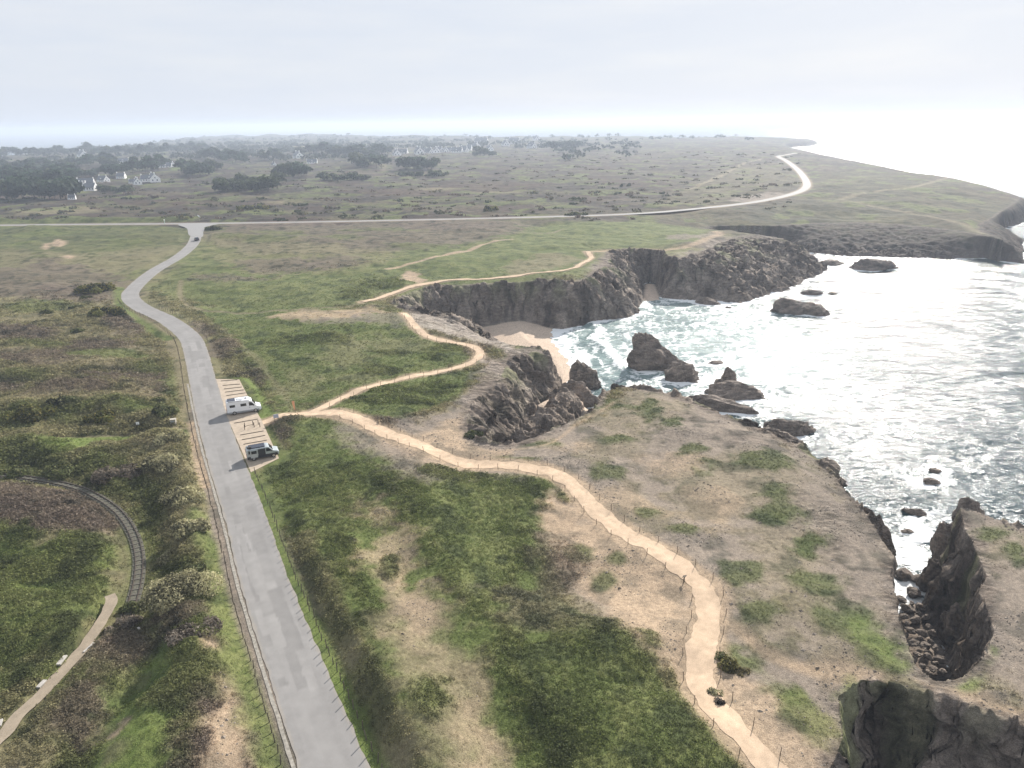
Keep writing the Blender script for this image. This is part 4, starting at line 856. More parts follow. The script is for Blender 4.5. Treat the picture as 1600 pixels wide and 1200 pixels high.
# ------------------------------------------------------------------ small things around the car park and the junction
M_orange = mat_plain('orange_cloth', (.62, .32, .17), .8); M_sign = mat_plain('sign_face', (.50, .50, .56), .5, 0, 8, .08); M_signw = mat_plain('white_sign', (.8, .8, .78), .5)
def barrier(loc, rz, label, rail=True):
    t_ = thing('wooden_barrier', label, 'barrier', loc, rz)
    for xx in (-.85, .85):
        bm = bmesh.new(); cyl(bm, (xx, 0, -.2), (xx, 0, .95), .065, .06, 9); obj('post', bm, M_wood, t_)
    if rail:
        bm = bmesh.new(); cyl(bm, (-.8, 0, .62), (.8, 0, .62), .045, .045, 8); obj('rail', bm, M_wood, t_)
a_, b_ = at(384.5, 671), at(395.5, 668); c = (a_ + b_) / 2
barrier((c[0], c[1], 0), math.atan2(*(b_ - a_)[::-1]), 'low two-post timber barrier with a crossbar, nearest the road at the path entrance')
for i, ((px, py), lb) in enumerate([((382.8,667.5),'short timber bollard just behind the left end of the crossbar barrier'), ((395.5,664.5),'short timber bollard just behind the right end of the crossbar barrier'), ((403.8,663.2),'short timber bollard where the sandy path leaves the car park, far side'), ((406.3,667.2),'short timber bollard where the sandy path leaves the car park, near side')]):
    bm = bmesh.new(); cyl(bm, (0, 0, -.2), (0, 0, .86), .07, .062, 9); cyl(bm, (0, 0, .86), (0, 0, .9), .062, .04, 9); o = obj('bollard', bm, M_wood); o.location = ground_pt(px, py); tag(o, lb, 'bollard', 'timber bollards at the path entrance')
t_ = thing('feather_flag', 'tall narrow orange feather flag standing in the grass beside the sandy path', 'flag', ground_pt(462, 644.5), .2)
bm = bmesh.new(); cyl(bm, (0, 0, -.2), (0, 0, 2.2), .025, .018, 8); obj('pole', bm, M_grey, t_)
bm = bmesh.new(); prism(bm, [(.02, .45), (.02, 2.2), (-.28, 2.26), (-.5, 2.12), (-.46, 1.8), (-.34, 1.1), (-.2, .5)], -.012, .012); obj('banner', bm, M_orange, t_)
t_ = thing('information_board', 'pale lilac information board on two legs at the start of the sandy path', 'sign', ground_pt(432.5, 661), .35)
for xx in (-.34, .34):
    bm = bmesh.new(); cyl(bm, (xx, 0, -.2), (xx, 0, .62), .04, .04, 8); obj('leg', bm, M_wood, t_)
bm = bmesh.new(); box(bm, -.45, .45, -.03, .03, .55, 1.25, .01); obj('panel', bm, M_sign, t_)
t_ = thing('direction_sign', 'white tilted direction sign on a post across from the road junction', 'road sign', ground_pt(312.5, 346.6), .2)
bm = bmesh.new(); cyl(bm, (0, 0, -.2), (0, 0, 3.4), .05, .05, 8); obj('post', bm, M_grey, t_)
bm = bmesh.new(); prism(bm, [(-1.1, 3.3), (-.8, 3.75), (.3, 3.2), (.3, 2.6)], -.03, .03); obj('panel', bm, M_signw, t_)
bm = bmesh.new(); prism(bm, [(-.5, 2.75), (-.4, 3.0), (.7, 2.3), (.6, 1.95)], .04, .09); obj('panel', bm, M_signw, t_)
t_ = thing('marker_post', 'small white marker post beside the coast road left of the junction', 'marker post', ground_pt(257.5, 349.6), 0)
bm = bmesh.new(); box(bm, -.12, .12, -.1, .1, -.2, 1.9, .03); obj('post', bm, mat_plain('pale_green_paint', (.45, .6, .5), .6), t_); bm = bmesh.new(); box(bm, -.3, .3, -.12, .12, 1.5, 2.5, .1); obj('plate', bm, M_signw, t_)
t_ = thing('notice_sign', 'small white notice on a stake at the edge of the grassy track', 'sign', ground_pt(217, 672), .3)
bm = bmesh.new(); cyl(bm, (0, 0, -.2), (0, 0, 1.0), .035, .03, 8); obj('stake', bm, M_wood, t_); bm = bmesh.new(); box(bm, -.25, .25, -.02, .02, .8, 1.25, .01); obj('plate', bm, M_signw, t_)
t_ = thing('service_box', 'grey stone service box beside the grassy track near the road', 'utility box', ground_pt(272.5, 668), .2)
M_stone = mat_plain('pale_stone', (.36, .33, .28), .9, 0, 4, .25, .4)
bm = bmesh.new(); box(bm, -.45, .45, -.35, .35, -.1, .8, .03); obj('body', bm, M_stone, t_); bm = bmesh.new(); box(bm, -.5, .5, -.4, .4, .8, .9, .02); obj('lid', bm, M_stone, t_); bm = bmesh.new(); box(bm, -.3, .3, -.365, -.34, .1, .65); obj('door', bm, M_grey, t_)
t_ = thing('path_lectern', 'small dark lectern standing left of the sandy path above its bend', 'lectern', ground_pt(1069, 909), -.5)
bm = bmesh.new(); cyl(bm, (0, 0, -.2), (0, 0, .8), .09, .08, 8); obj('post', bm, M_wood, t_)
bm = bmesh.new(); prism(bm, [(-.35, .75), (-.35, .82), (.3, 1.1), (.3, 1.03)], -.35, .35); obj('panel', bm, M_wood, t_); t_.scale = (.62, .62, .75)
M_board = mat_plain('weathered_board', (.36, .34, .31), .8, 0, 4, .25)
for px, py, qx, qy, wd, lb in [(152,969,155.5,961,.3,'short white board lying beside the upper part of the old platform'),(92,1043,103,1028,.55,'wide white board lying left of the middle of the old platform'),(131,1021,147,1006,.25,'long thin white board lying on the right side of the old platform'),(60,1077,71,1065,.5,'white board by a dark hollow on the left of the old platform'),(0,1137,3,1126,.3,'white board at the lower end of the old platform by the picture edge'),(170.5,936,172,930.5,.35,'white kerb piece at the top end of the old platform'),(216,985,219,983.5,.5,'pale flat stone in the grass right of the old platform')]:
    a_, b_ = at(px, py), at(qx, qy); d_ = b_ - a_; L_ = np.hypot(*d_); bm = bmesh.new(); box(bm, -L_ / 2, L_ / 2, -wd * .4, wd * .4, 0, .16, .02); o = obj('board', bm, M_board); c = (a_ + b_) / 2
    o.location = (c[0], c[1], float(zat(*c)[0]) + .12); o.rotation_euler = (0, .03, math.atan2(d_[1], d_[0])); tag(o, lb, 'board', 'white boards along the old platform')

# railway: two rails on sleepers, curving through the cutting
t_ = thing('railway_track', 'old single railway track curving through the green cutting', 'railway track', (0, 0, 0))
M_rail = mat_plain('rusty_rail', (.075, .055, .042), .6, .4); M_slp = mat_plain('sleeper_wood', (.088, .080, .064), .9, 0, 6, .3)
def bar(name, off, w_, z0, z1, m):
    tt = np.gradient(RAIL, axis=0); tt /= np.linalg.norm(tt, axis=1)[:, None]; nn = np.stack([tt[:, 1], -tt[:, 0]], 1)
    a_ = RAIL + nn * (off - w_ / 2); b_ = RAIL + nn * (off + w_ / 2); bm = bmesh.new(); zz_ = railz
    R_ = [[bm.verts.new((a_[i][0], a_[i][1], zz_[i] + z0)), bm.verts.new((a_[i][0], a_[i][1], zz_[i] + z1)), bm.verts.new((b_[i][0], b_[i][1], zz_[i] + z1)), bm.verts.new((b_[i][0], b_[i][1], zz_[i] + z0))] for i in range(len(RAIL))]
    for i in range(len(RAIL) - 1):
        for k in range(4): bm.faces.new((R_[i][k], R_[i + 1][k], R_[i + 1][(k + 1) % 4], R_[i][(k + 1) % 4]))
    bmesh.ops.recalc_face_normals(bm, faces=bm.faces[:]); return obj(name, bm, m, t_)
railz = np.convolve(np.pad(zat(RAIL[:, 0], RAIL[:, 1]), 4, mode='edge'), np.ones(9) / 9, 'valid') + .05
bar('ballast', 0, 1.5, -.3, .06, mat_plain('ballast_stone', (.082, .078, .056), .95, 0, 5, .4, .5)); bar('rail', -.42, .07, .08, .2, M_rail); bar('rail', .42, .07, .08, .2, M_rail)
me_s = bpy.data.meshes.new('sleeper'); bm = bmesh.new(); box(bm, -.12, .12, -.7, .7, .04, .12, .015); bm.to_mesh(me_s); bm.free(); me_s.materials.append(M_slp)
tt = np.gradient(RAIL, axis=0); near_i = [i for i in range(len(RAIL)) if True][-199::2]
for i in near_i[:100]:
    o = bpy.data.objects.new('sleeper', me_s); COL.objects.link(o); o.parent = t_; o.location = (RAIL[i][0], RAIL[i][1], railz[i]); o.rotation_euler = (0, 0, math.atan2(tt[i][1], tt[i][0]))

# ------------------------------------------------------------------ rocks
M_rock = mat_vcol('sea_rock', rough=.85, noises=((3.0, .3), (.7, .2)), bump=.9, bscale=3.5, bdist=.35, spec=.3)
rock_bump(M_rock, False)
def rock_mesh(name, seed, sub, slope=0.0, strata_=.6):
    rg_ = np.random.default_rng(seed); bm = bmesh.new(); bmesh.ops.create_icosphere(bm, subdivisions=sub, radius=1)
    D = np.array([v.co[:] for v in bm.verts]); D /= np.linalg.norm(D, axis=1)[:, None]; F_ = np.array([[v.index for v in f.verts] for f in bm.faces]); bm.free()
    Nn = rg_.normal(size=(22, 3)); Nn /= np.linalg.norm(Nn, axis=1)[:, None]; h_ = rg_.uniform(.68, 1.0, 22)
    dp = D @ Nn.T; R = np.min(np.where(dp > .12, h_ / np.maximum(dp, .12), 9), axis=1); R = np.minimum(R, 1.12)
    P = D * R[:, None]
    ns = np.array([mnoise.fractal(Vector(p * 2.2 + seed), .9, 2.0, 4) for p in P]); bd = np.array([mnoise.noise(Vector((p[0] * 1.2 + p[2] * 1.0 + seed, p[1] * 1.2, (p[2] - .8 * p[0]) * 6.5))) for p in P])
    rd_ = np.array([1 - abs(mnoise.noise(Vector(p * 3.4 + seed * 2.0))) * 2 for p in P])
    P = P * (1 + .16 * ns + .10 * strata_ * bd + .06 * rd_)[:, None]
    P[:, 2] = np.where(P[:, 2] > 0, P[:, 2] * np.clip(1 - slope * (P[:, 0] + .35), .12, 1.1), P[:, 2] * .6)
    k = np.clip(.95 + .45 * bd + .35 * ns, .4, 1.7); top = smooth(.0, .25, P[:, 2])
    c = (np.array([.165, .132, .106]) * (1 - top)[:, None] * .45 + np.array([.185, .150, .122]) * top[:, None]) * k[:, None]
    return P, F_, c.astype(np.float32)
def add_rock(name, seed, sub, c, size, rz, slope, label, cat='rock', group=None, sink=.15):
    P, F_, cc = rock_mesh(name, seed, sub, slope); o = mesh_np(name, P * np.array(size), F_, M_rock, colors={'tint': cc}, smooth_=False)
    o.location = c; o.rotation_euler = (0, 0, rz); return tag(o, label, cat, group)
for i, (px, py, a_, b_, h_, dg, sl, lb) in enumerate(ROCKS):
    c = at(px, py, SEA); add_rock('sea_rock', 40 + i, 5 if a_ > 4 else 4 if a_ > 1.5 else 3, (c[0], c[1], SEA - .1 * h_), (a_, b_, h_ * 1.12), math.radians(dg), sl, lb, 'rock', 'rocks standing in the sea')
for i, (px, py, z_, a_, b_, h_, dg, sl, lb) in enumerate([
  (918,601,-13.5,4.4,2.8,6.8,-25,.35,'upright dark rock stack at the near end of the beach'),
  (897,630,-13,5.4,3.4,7.4,20,.35,'tall dark rock fin closing the small gully from the sea'),
  (868,660,-10,3.6,2.4,6.4,35,.2,'dark leaning rock on the seaward side of the sandy gully patch'),
  (1365,852,-6,1.8,3.6,5.0,15,.2,'dark rock wall on the shore side of the bare headland'),
  (1212,690,-4,4.2,2.2,2.8,-20,.3,'rounded brown outcrop on the sea edge of the bare headland'),
  (1290,745,-4,2.8,1.8,2.6,-35,.3,'brown outcrop halfway along the bare headland edge'),
  (1515,812,-3,2.6,1.8,4.2,60,.2,'jagged brown crest at the tip of the near right headland'),
  (1475,862,-12,2.2,1.8,5.0,40,.1,'dark crag at the foot of the near right headland by the gully mouth'),
  (1462,905,-12,2.0,1.6,4.2,10,.1,'dark crag inside the gully below the near right headland'),
  (1490,980,-11,2.2,1.5,4.0,70,.1,'big black crag at the shaded side of the gully'),
]):
    c = at(px, py, z_); add_rock('rock_outcrop', 90 + i, 5, (c[0], c[1], z_ - .5), (a_, b_, h_), math.radians(dg), sl, lb, 'rock', 'outcrops along the shore')
gb = np.random.default_rng(77); k = 0
for px, py, a_ in [(1412,896,1.5),(1436,905,1.3),(1408,935,.8),(1427,925,1.1),(1418,950,1.0),(1440,948,.9),(1412,962,.7),(1431,968,.9),(1447,965,.8),(1424,984,.8),(1441,988,.9),(1458,990,.7),(1428,1004,.7),(1446,1008,.8),(1462,1012,.7),(1434,1022,.6),(1452,1026,.7),(1470,1030,.8),(1442,1040,.5),(1458,1044,.6),(1474,1048,.5),(1425,942,.5),(1435,958,.4),(1418,974,.4),(1452,978,.5),(1437,997,.4),(1455,1001,.4),(1447,1018,.35),(1462,1036,.4),(1450,1050,.4)]:
    zz_ = -13.4 + max(0, (py - 940)) * .012; c = at(px, py, zz_)
    add_rock('boulder', 200 + k, 3, (c[0], c[1], zz_ - .15 * a_), (a_, a_ * gb.uniform(.6, .9), a_ * gb.uniform(.5, .9)), gb.uniform(0, 6), .1, 'dark boulder among the tumbled rocks on the floor of the gully' if k > 1 else ('largest boulder in the gully mouth, ringed by bright water' if k == 0 else 'second large boulder in the gully mouth, right of the largest'), 'boulder', 'boulders on the gully floor' if k > 1 else None); k += 1

# ------------------------------------------------------------------ plants
M_leaf = mat_vcol('leaves', rough=.7, noises=((1.3, .2),), bump=0, spec=.2, transl=.4)
M_bark = mat_plain('bark', (.07, .055, .042), .95, 0, 4, .3, .5)
def leaf_cards(C, Nrm, size, cols, rg_, aspect=.55):
    """one pointed leaf-spray quad per centre, facing roughly along Nrm"""
    k = len(C); Nrm = Nrm + rg_.normal(0, .55, (k, 3)); Nrm /= np.linalg.norm(Nrm, axis=1)[:, None]
    a_ = rg_.normal(size=(k, 3)); T1 = np.cross(Nrm, a_); T1 /= np.linalg.norm(T1, axis=1)[:, None]; T2 = np.cross(Nrm, T1)
    s = np.asarray(size).reshape(-1, 1) * np.ones((k, 1)); P = np.stack([C - T1 * s, C - T2 * s * aspect + T1 * s * .1, C + T1 * s, C + T2 * s * aspect + T1 * s * .1], 1).reshape(-1, 3)
    return P, np.arange(4 * k).reshape(k, 4), np.repeat(cols, 4, 0)
def crown_points(lobes, k, rg_, fill=.55):
    Cs, Ns = [], []
    wt = np.array([l[3] * l[4] for l in lobes]); pick = rg_.choice(len(lobes), k, p=wt / wt.sum())
    d = rg_.normal(size=(k, 3)); d[:, 2] = np.abs(d[:, 2]) * 1.0 - .35 * (rg_.random(k) < .4); d /= np.linalg.norm(d, axis=1)[:, None]
    L_ = np.array(lobes)[pick]; rr = (fill + (1 - fill) * rg_.random(k) ** .5) * rg_.normal(1, .08, k)
    C = L_[:, :3] + d * rr[:, None] * np.stack([L_[:, 3], L_[:, 3], L_[:, 4]], 1)
    return C, d, pick
def make_bush(c, rx, ry, h, rz, label, cols, kk=1600, size=.22, seed=0, name='bush', cat='bush', group=None):
    rg_ = np.random.default_rng(500 + seed); t_ = thing(name, label, cat, c, rz, group)
    nl = 7 + int(rx); lobes = []
    for i in range(nl):
        a_ = rg_.uniform(0, 6.28); q = rg_.random() ** .6 * .72; e = 1 - .5 * q
        lobes.append((rx * q * math.cos(a_), ry * q * math.sin(a_), h * .12, rg_.uniform(.32, .48) * min(rx, ry) + .2, h * e * rg_.uniform(.72, 1.0)))
    C, d, pk = crown_points(lobes, kk, rg_, .6); C[:, 2] = np.maximum(C[:, 2], .05)
    base_ = np.array(cols[0]) * (1 - rg_.random((nl, 1))) + np.array(cols[1]) * rg_.random((nl, 1)); cc = base_[pk] * rg_.uniform(.6, 1.35, (kk, 1)); tip = (rg_.random(kk) < .22)[:, None]; cc = np.where(tip, np.array(cols[2]), cc)
    P, F_, cc = leaf_cards(C, d, size * rg_.uniform(.6, 1.3, kk), cc, rg_); mesh_np('crown', P, F_, M_leaf, t_, {'tint': cc.astype(np.float32)}, False)
    bm = bmesh.new()
    for i in range(6):
        l_ = lobes[i % nl]; cyl(bm, (l_[0] * .25, l_[1] * .25, -.2), (l_[0] * .8, l_[1] * .8, l_[4] * .75), .07, .02, 6)
    obj('stem', bm, M_bark, t_); return t_
GORSE = ((.065, .076, .024), (.115, .116, .034), (.20, .172, .048)); OLIVE = ((.235, .222, .125), (.30, .28, .165), (.38, .35, .21)); DARKG = ((.060, .072, .028), (.095, .106, .042), (.135, .138, .058)); BROWN = ((.105, .088, .068), (.15, .125, .096), (.18, .15, .115))
BUSHES = [  # px, py of the base centre, half length, half depth, height (m), turn, tones, leaves, leaf size, label
 (296,948,4.6,3.6,2.6,.2,OLIVE,9000,.15,'large pale olive bush, rounded, standing alone left of the road'),
 (262,868,1.8,1.3,1.2,.2,OLIVE,1200,.18,'small pale olive bush above the railway cutting'),
 (300,905,2.6,1.2,1.1,.1,DARKG,1500,.2,'low dark bush between the two pale olive bushes by the road'),
 (300,845,3.2,1.8,1.6,.3,OLIVE,2400,.2,'olive bush at the lower end of the hedge beside the road'),
 (288,790,3.4,2.4,1.7,.3,OLIVE,2600,.2,'olive bush in the middle of the hedge beside the road'),
 (262,738,4.0,3.0,1.8,.2,OLIVE,2600,.22,'broad olive bush in the upper part of the hedge beside the road'),
 (272,700,3.4,2.4,1.6,.2,OLIVE,2000,.22,'olive bush at the top of the hedge near the grassy track'),
 (300,1020,3.4,2.2,1.0,.6,((.15,.125,.10),(.19,.16,.125),(.22,.19,.15)),3000,.16,'brown leafless thicket just below the large pale olive bush'),
 (85,738,4.2,2.6,2.0,.1,DARKG,2600,.24,'dark rounded bush at the upper left end of the cutting'),
 (185,745,4.4,2.8,1.6,.2,BROWN,2600,.22,'brown bush above the start of the railway curve'),
(206,945,1.6,1.2,1.2,.3,DARKG,1400,.15,'dark bush hiding the lower end of the railway track'),
 (190,975,2.4,1.5,1.2,.9,((.15,.125,.10),(.19,.16,.125),(.22,.19,.15)),2200,.15,'brown thicket below the lower end of the railway track'),
 (20,735,3.4,2.2,1.6,.1,DARKG,1800,.24,'dark green bush at the left edge above the purple heath mound'),
 (172,498,6.0,3.4,2.8,.1,GORSE,3200,.34,'dark gorse bush touching the inside of the road bend'),
 (152,456,7.5,4.0,3.0,.1,GORSE,3600,.38,'widest dark gorse bush, uphill of the road bend'),
 (133,468,2.6,1.6,1.3,.1,DARKG,700,.34,'round green bush just below the widest gorse bush'),
 (118,482,3.2,1.8,1.4,.1,DARKG,800,.34,'flat green bush in the heath left of the road bend'),
 (74,492,2.2,1.4,1.3,.1,DARKG,600,.34,'small dark bush in the middle of the left heath'),
 (122,517,2.4,1.4,1.0,.1,DARKG,600,.3,'low dark bush left of the road in the open heath'),
 (50,655,5.4,3.4,3.0,.1,GORSE,3400,.28,'yellowish gorse bush at the left edge above the grassy track'),
 (164,662,3.8,2.4,1.9,.1,GORSE,2400,.26,'yellow-brown gorse bush halfway along the grassy track'),
 (252,634,2.8,1.8,1.6,.1,DARKG,1600,.26,'green bush close to the verge above the grassy track'),
 (255,660,3.6,2.0,1.5,.1,DARKG,1800,.26,'dark bush behind the service box by the grassy track'),
 (102,640,3.8,2.0,1.2,.1,DARKG,1500,.28,'dark flat bush in the heath above the yellow-brown gorse'),
 (1137,1042,1.1,.9,1.3,.1,((.09,.085,.03),(.13,.12,.04),(.17,.15,.06)),900,.16,'spiky yellow-green bush right of the sandy path'),
 (1127,1028,.7,.6,.9,.1,DARKG,450,.15,'small dark green bush touching the spiky yellow-green bush'),
 (1157,1047,.9,.6,.6,.1,((.15,.13,.06),(.18,.15,.08),(.2,.17,.09)),350,.16,'pale straw tuft right of the spiky yellow-green bush'),
 (1118,1084,.8,.6,.8,.1,OLIVE,450,.15,'green tuft at the right edge of the path below the spiky bush'),
 (1124,1104,.8,.5,.7,.9,BROWN,400,.15,'dark brown tuft where the path narrows below the spiky bush'),
 (741,676,1.8,1.2,.9,.3,DARKG,700,.22,'dark green tuft on the rock slabs of the small gully'),
 (335,359,5.0,3.0,2.6,.1,DARKG,900,.6,'dark round bush at the corner of the road junction'),
 (766,330,6.0,3.4,3.4,.1,GORSE,700,.75,'lone olive bush beyond the coast road in the middle'),
 (899,336,9.0,3.4,2.2,.1,DARKG,700,.8,'flat dark bush by the coast road right of the middle'),
 (398,329,14.0,5.0,3.4,.1,GORSE,1000,.9,'wide olive scrub patch beyond the coast road'),
]
for i, (px, py, rx, ry, h_, rz, tn, kk, sz, lb) in enumerate(BUSHES):
    g_ = ground_pt(px, py); make_bush((g_[0], g_[1], g_[2] - .25), rx, ry, h_, rz, lb, tn, kk, sz, i)

# low scrub and grass tufts: leaf sprays over the uneven ground, nobody could count them
wgt = (Wt['scrub'] * 1.0 + Wt['olive'] * .9 + Wt['heath'] * .8 + Wt['grass'] * .62 + Wt['bright'] * .25 + Wt['turf'] * .7 + Wt['dry'] * .06) * np.clip(.25 + 1.2 * dome, 0, 1.2)
wgt *= smooth(.75, 1.7, rd) * flat * np.where(inA, flatp, .15) * (np.abs(np.degrees(np.arctan2(gx, gy))) < 46) * (gr > 36) * smooth(300, 170, gr)
area_ = gr * gr; p_ = (wgt * area_ / (1 + (gr / 75) ** 2)).astype(np.float64); p_ /= p_.sum()
NC = 120000; ix = np.searchsorted(np.cumsum(p_), RNG.random(NC)); ix = np.minimum(ix, len(x) - 1)
base_p = np.stack([x[ix], y[ix], z[ix]], 1) + np.r_['1', RNG.normal(0, .15, (NC, 2)), np.zeros((NC, 1))]
LPC = 9; rr = gr[ix]; cs = (.16 + .26 * (Wt['scrub'] + Wt['olive'] + Wt['heath'])[ix]) * RNG.uniform(.6, 1.25, NC) * np.clip(rr / 90, .75, 1.7)
d = RNG.normal(size=(NC, LPC, 3)); d[..., 2] = np.abs(d[..., 2]); d /= np.linalg.norm(d, axis=2)[..., None]
C = base_p[:, None, :] + d * cs[:, None, None] * np.array([1.15, 1.15, .5]) * RNG.uniform(.6, 1.05, (NC, LPC, 1))
cc = np.repeat((colr[ix] * 1.5 * RNG.uniform(.7, 1.35, (NC, 1)))[:, None, :], LPC, 1) * RNG.uniform(.75, 1.3, (NC, LPC, 1))
P, F_, cc = leaf_cards(C.reshape(-1, 3), d.reshape(-1, 3), (np.repeat(cs, LPC) * .36), cc.reshape(-1, 3).astype(np.float32), RNG, .5)
tag(mesh_np('low_scrub', P, F_, M_leaf, None, {'tint': cc}, False), kind='stuff')
# loose stones on the bare ground
wst = (Wt['bare'] + .6 * Wt['soil'] + Wt['rock']) * inA * flatp * flat * (gr < 170) * (gr > 36) * smooth(-.3, .4, n8)
p_ = (wst * area_).astype(np.float64); p_ /= p_.sum(); NS = 9000; ix = np.minimum(np.searchsorted(np.cumsum(p_), RNG.random(NS)), len(x) - 1)
oc = np.array([(1, 0, 0), (0, 1, 0), (-1, 0, 0), (0, -1, 0), (0, 0, 1), (0, 0, -1)], float); of = np.array([(0, 1, 4), (1, 2, 4), (2, 3, 4), (3, 0, 4), (1, 0, 5), (2, 1, 5), (3, 2, 5), (0, 3, 5)])
ss = RNG.uniform(.05, .13, NS) * (1 + 1.2 * (RNG.random(NS) < .05)); th = RNG.uniform(0, 6.28, NS); ca_, sa_ = np.cos(th), np.sin(th)
Q = oc[None] * RNG.uniform(.6, 1.3, (NS, 6, 1)); Q = np.stack([Q[..., 0] * ca_[:, None] - Q[..., 1] * sa_[:, None], (Q[..., 0] * sa_[:, None] + Q[..., 1] * ca_[:, None]) * .8, Q[..., 2] * .6], -1) * ss[:, None, None]
Q += np.stack([x[ix], y[ix], z[ix]], 1)[:, None, :]; fc = (of[None] + 6 * np.arange(NS)[:, None, None]).reshape(-1, 3)
sc_ = np.repeat(np.array([.26, .22, .18]) * RNG.uniform(.45, 1.3, (NS, 1)), 6, 0).astype(np.float32)
tag(mesh_np('loose_stones', Q.reshape(-1, 3), fc, mat_vcol('loose_stone', noises=((6, .2),), bump=0), None, {'tint': sc_}, False), kind='stuff')

# trees: five crowns, copied with their parts
def make_tree(seed, kind, H, Wd):
    rg_ = np.random.default_rng(900 + seed); t_ = thing('tree', None, 'tree'); nl = 9; lobes = []
    for i in range(nl):
        a_ = 6.28 * i / nl + rg_.uniform(-.4, .4); q = rg_.uniform(.15, .75)
        zc_ = H * (rg_.uniform(.40, .85) if kind == 'pine' else rg_.uniform(.22, .78)); r_ = Wd * rg_.uniform(.22, .36)
        lobes.append((Wd * .5 * q * math.cos(a_) * 1.2, Wd * .5 * q * math.sin(a_) * 1.2, zc_, r_, r_ * (.7 if kind == 'pine' else .9)))
    k = 420; C, d, pk = crown_points(lobes, k, rg_, .5)
    tones = {'pine': (.020, .033, .018), 'oak': (.036, .046, .018), 'pale': (.055, .060, .028)}[kind]
    cc = np.array(tones) * rg_.uniform(.6, 2.2, (nl, 1))[pk] * rg_.uniform(.6, 1.4, (k, 1)); P, F_, cc = leaf_cards(C, d, Wd * .11 * rg_.uniform(.6, 1.3, k), cc, rg_, .7)
    mesh_np('crown', P, F_, M_leaf, t_, {'tint': cc.astype(np.float32)}, False)
    bm = bmesh.new(); cyl(bm, (0, 0, -.5), (.1, 0, H * .5), .28, .18, 7)
    for l_ in lobes[:5]: cyl(bm, (.1, 0, H * .42), (l_[0], l_[1], l_[2]), .13, .05, 5)
    obj('trunk', bm, M_bark, t_); return t_
KINDT = [('pine', 14, 11), ('pine', 12, 14), ('oak', 10, 11), ('oak', 8, 9), ('pale', 5, 8)]
PROTO = [None] * 5  # one of each kind is built, the rest are copies
LABT = {'pine': 'dark spreading pine', 'oak': 'dense dark green tree', 'pale': 'low olive green tree'}
def tree(px, py, k, sc=1.0, where=''):
    if PROTO[k] is None: PROTO[k] = make_tree(k, *KINDT[k]); o = PROTO[k]
    else: o = copy_tree(PROTO[k])
    p = at(px, py); o.location = (p[0], p[1], float(zat(*p)[0]) - .2); o.rotation_euler = (0, 0, RNG.uniform(0, 6.28)); s = 1.08 * sc * RNG.uniform(.75, 1.25); o.scale = (s * RNG.uniform(.9, 1.3), s * RNG.uniform(.9, 1.3), s)
    return tag(o, LABT[KINDT[k][0]] + ' ' + where, 'tree', 'trees ' + where)
GROVES = [  # x0, x1, y of the bases at x0 and x1, depth in px, how many, kinds, scale, where
 (0,112,313,310,0,15,(1,1,2),1.05,'at the front of the big grove left of the houses'),(0,112,299,297,8,16,(0,1,0),1.0,'inside the big grove left of the houses'),(0,60,272,271,4,9,(0,1,2),1.0,'around the old stone tower'),(60,150,269,266,6,14,(0,1,2),1.0,'in the belt behind the big grove'),
 (112,160,283,280,4,5,(1,2),.8,'beside the low roofs in the big grove'),(140,212,299,303,2,10,(3,4,3),.6,'in front of the white houses'),(168,200,279,277,3,5,(0,1),1.0,'behind the small white house'),(160,185,262,262,5,6,(0,1,2),1.0,'left of the upper houses'),
 (205,255,275,271,5,12,(0,0,1),1.05,'between the lower and upper white houses'),(280,330,276,279,4,9,(0,1,2),.9,'right of the white houses'),(300,345,268,270,3,5,(2,3),.9,'behind the grove right of the white houses'),(342,430,302,301,4,12,(2,3,2),.9,'in the dark clump left of the middle moor'),
 (318,382,256,257,7,16,(0,1,1),1.1,'in the tall dark wood behind the houses'),(436,482,279,281,3,7,(1,2,1),1.0,'in the dark clump at the end of the long hedge'),(500,580,284,282,1.5,10,(3,4,3),.8,'along the long hedge on the moor'),(620,705,277,275,1.5,10,(3,4,3),.75,'along the right half of the long hedge'),
 (552,598,265,266,5,9,(0,1,2),1.15,'in the dark wood beside the pale track'),(628,680,267,267,3,8,(1,2,3),1.05,'in the lone copse in front of the row of white houses'),(406,440,251,250,3,6,(0,2),1.1,'in the far copse left of the tall wood'),(470,530,243,246,4,10,(0,1,2),1.3,'in the far wood above the dark wood'),(540,610,250,246,4,10,(0,1,2),1.25,'in the far wood left of the row of white houses'),
 (740,770,246,246,2,4,(2,3),1.1,'in the small copse below the right end of the white row'),(862,905,236,236,3,6,(1,2,3),1.1,'in the far copse right of the white row'),(0,150,247,243,4,20,(0,1,2),1.3,'on the low far ridge at the left edge'),(150,320,246,240,4,22,(0,1,2),1.3,'on the far ridge behind the houses'),(0,112,288,285,6,16,(0,1,2),1.0,'at the back of the big grove left of the houses'),(360,440,292,290,3,10,(2,3,3),.8,'in the scattered thicket on the left of the moor'),
]
for x0, x1, ya, yb, dp, k, kinds, sc, where in GROVES:
    for i in range(k):
        u = (i + RNG.uniform(.1, .9)) / k; tree(x0 + (x1 - x0) * u, ya + (yb - ya) * u - RNG.uniform(0, dp * 1.5), kinds[int(RNG.integers(len(kinds)))], sc, where)
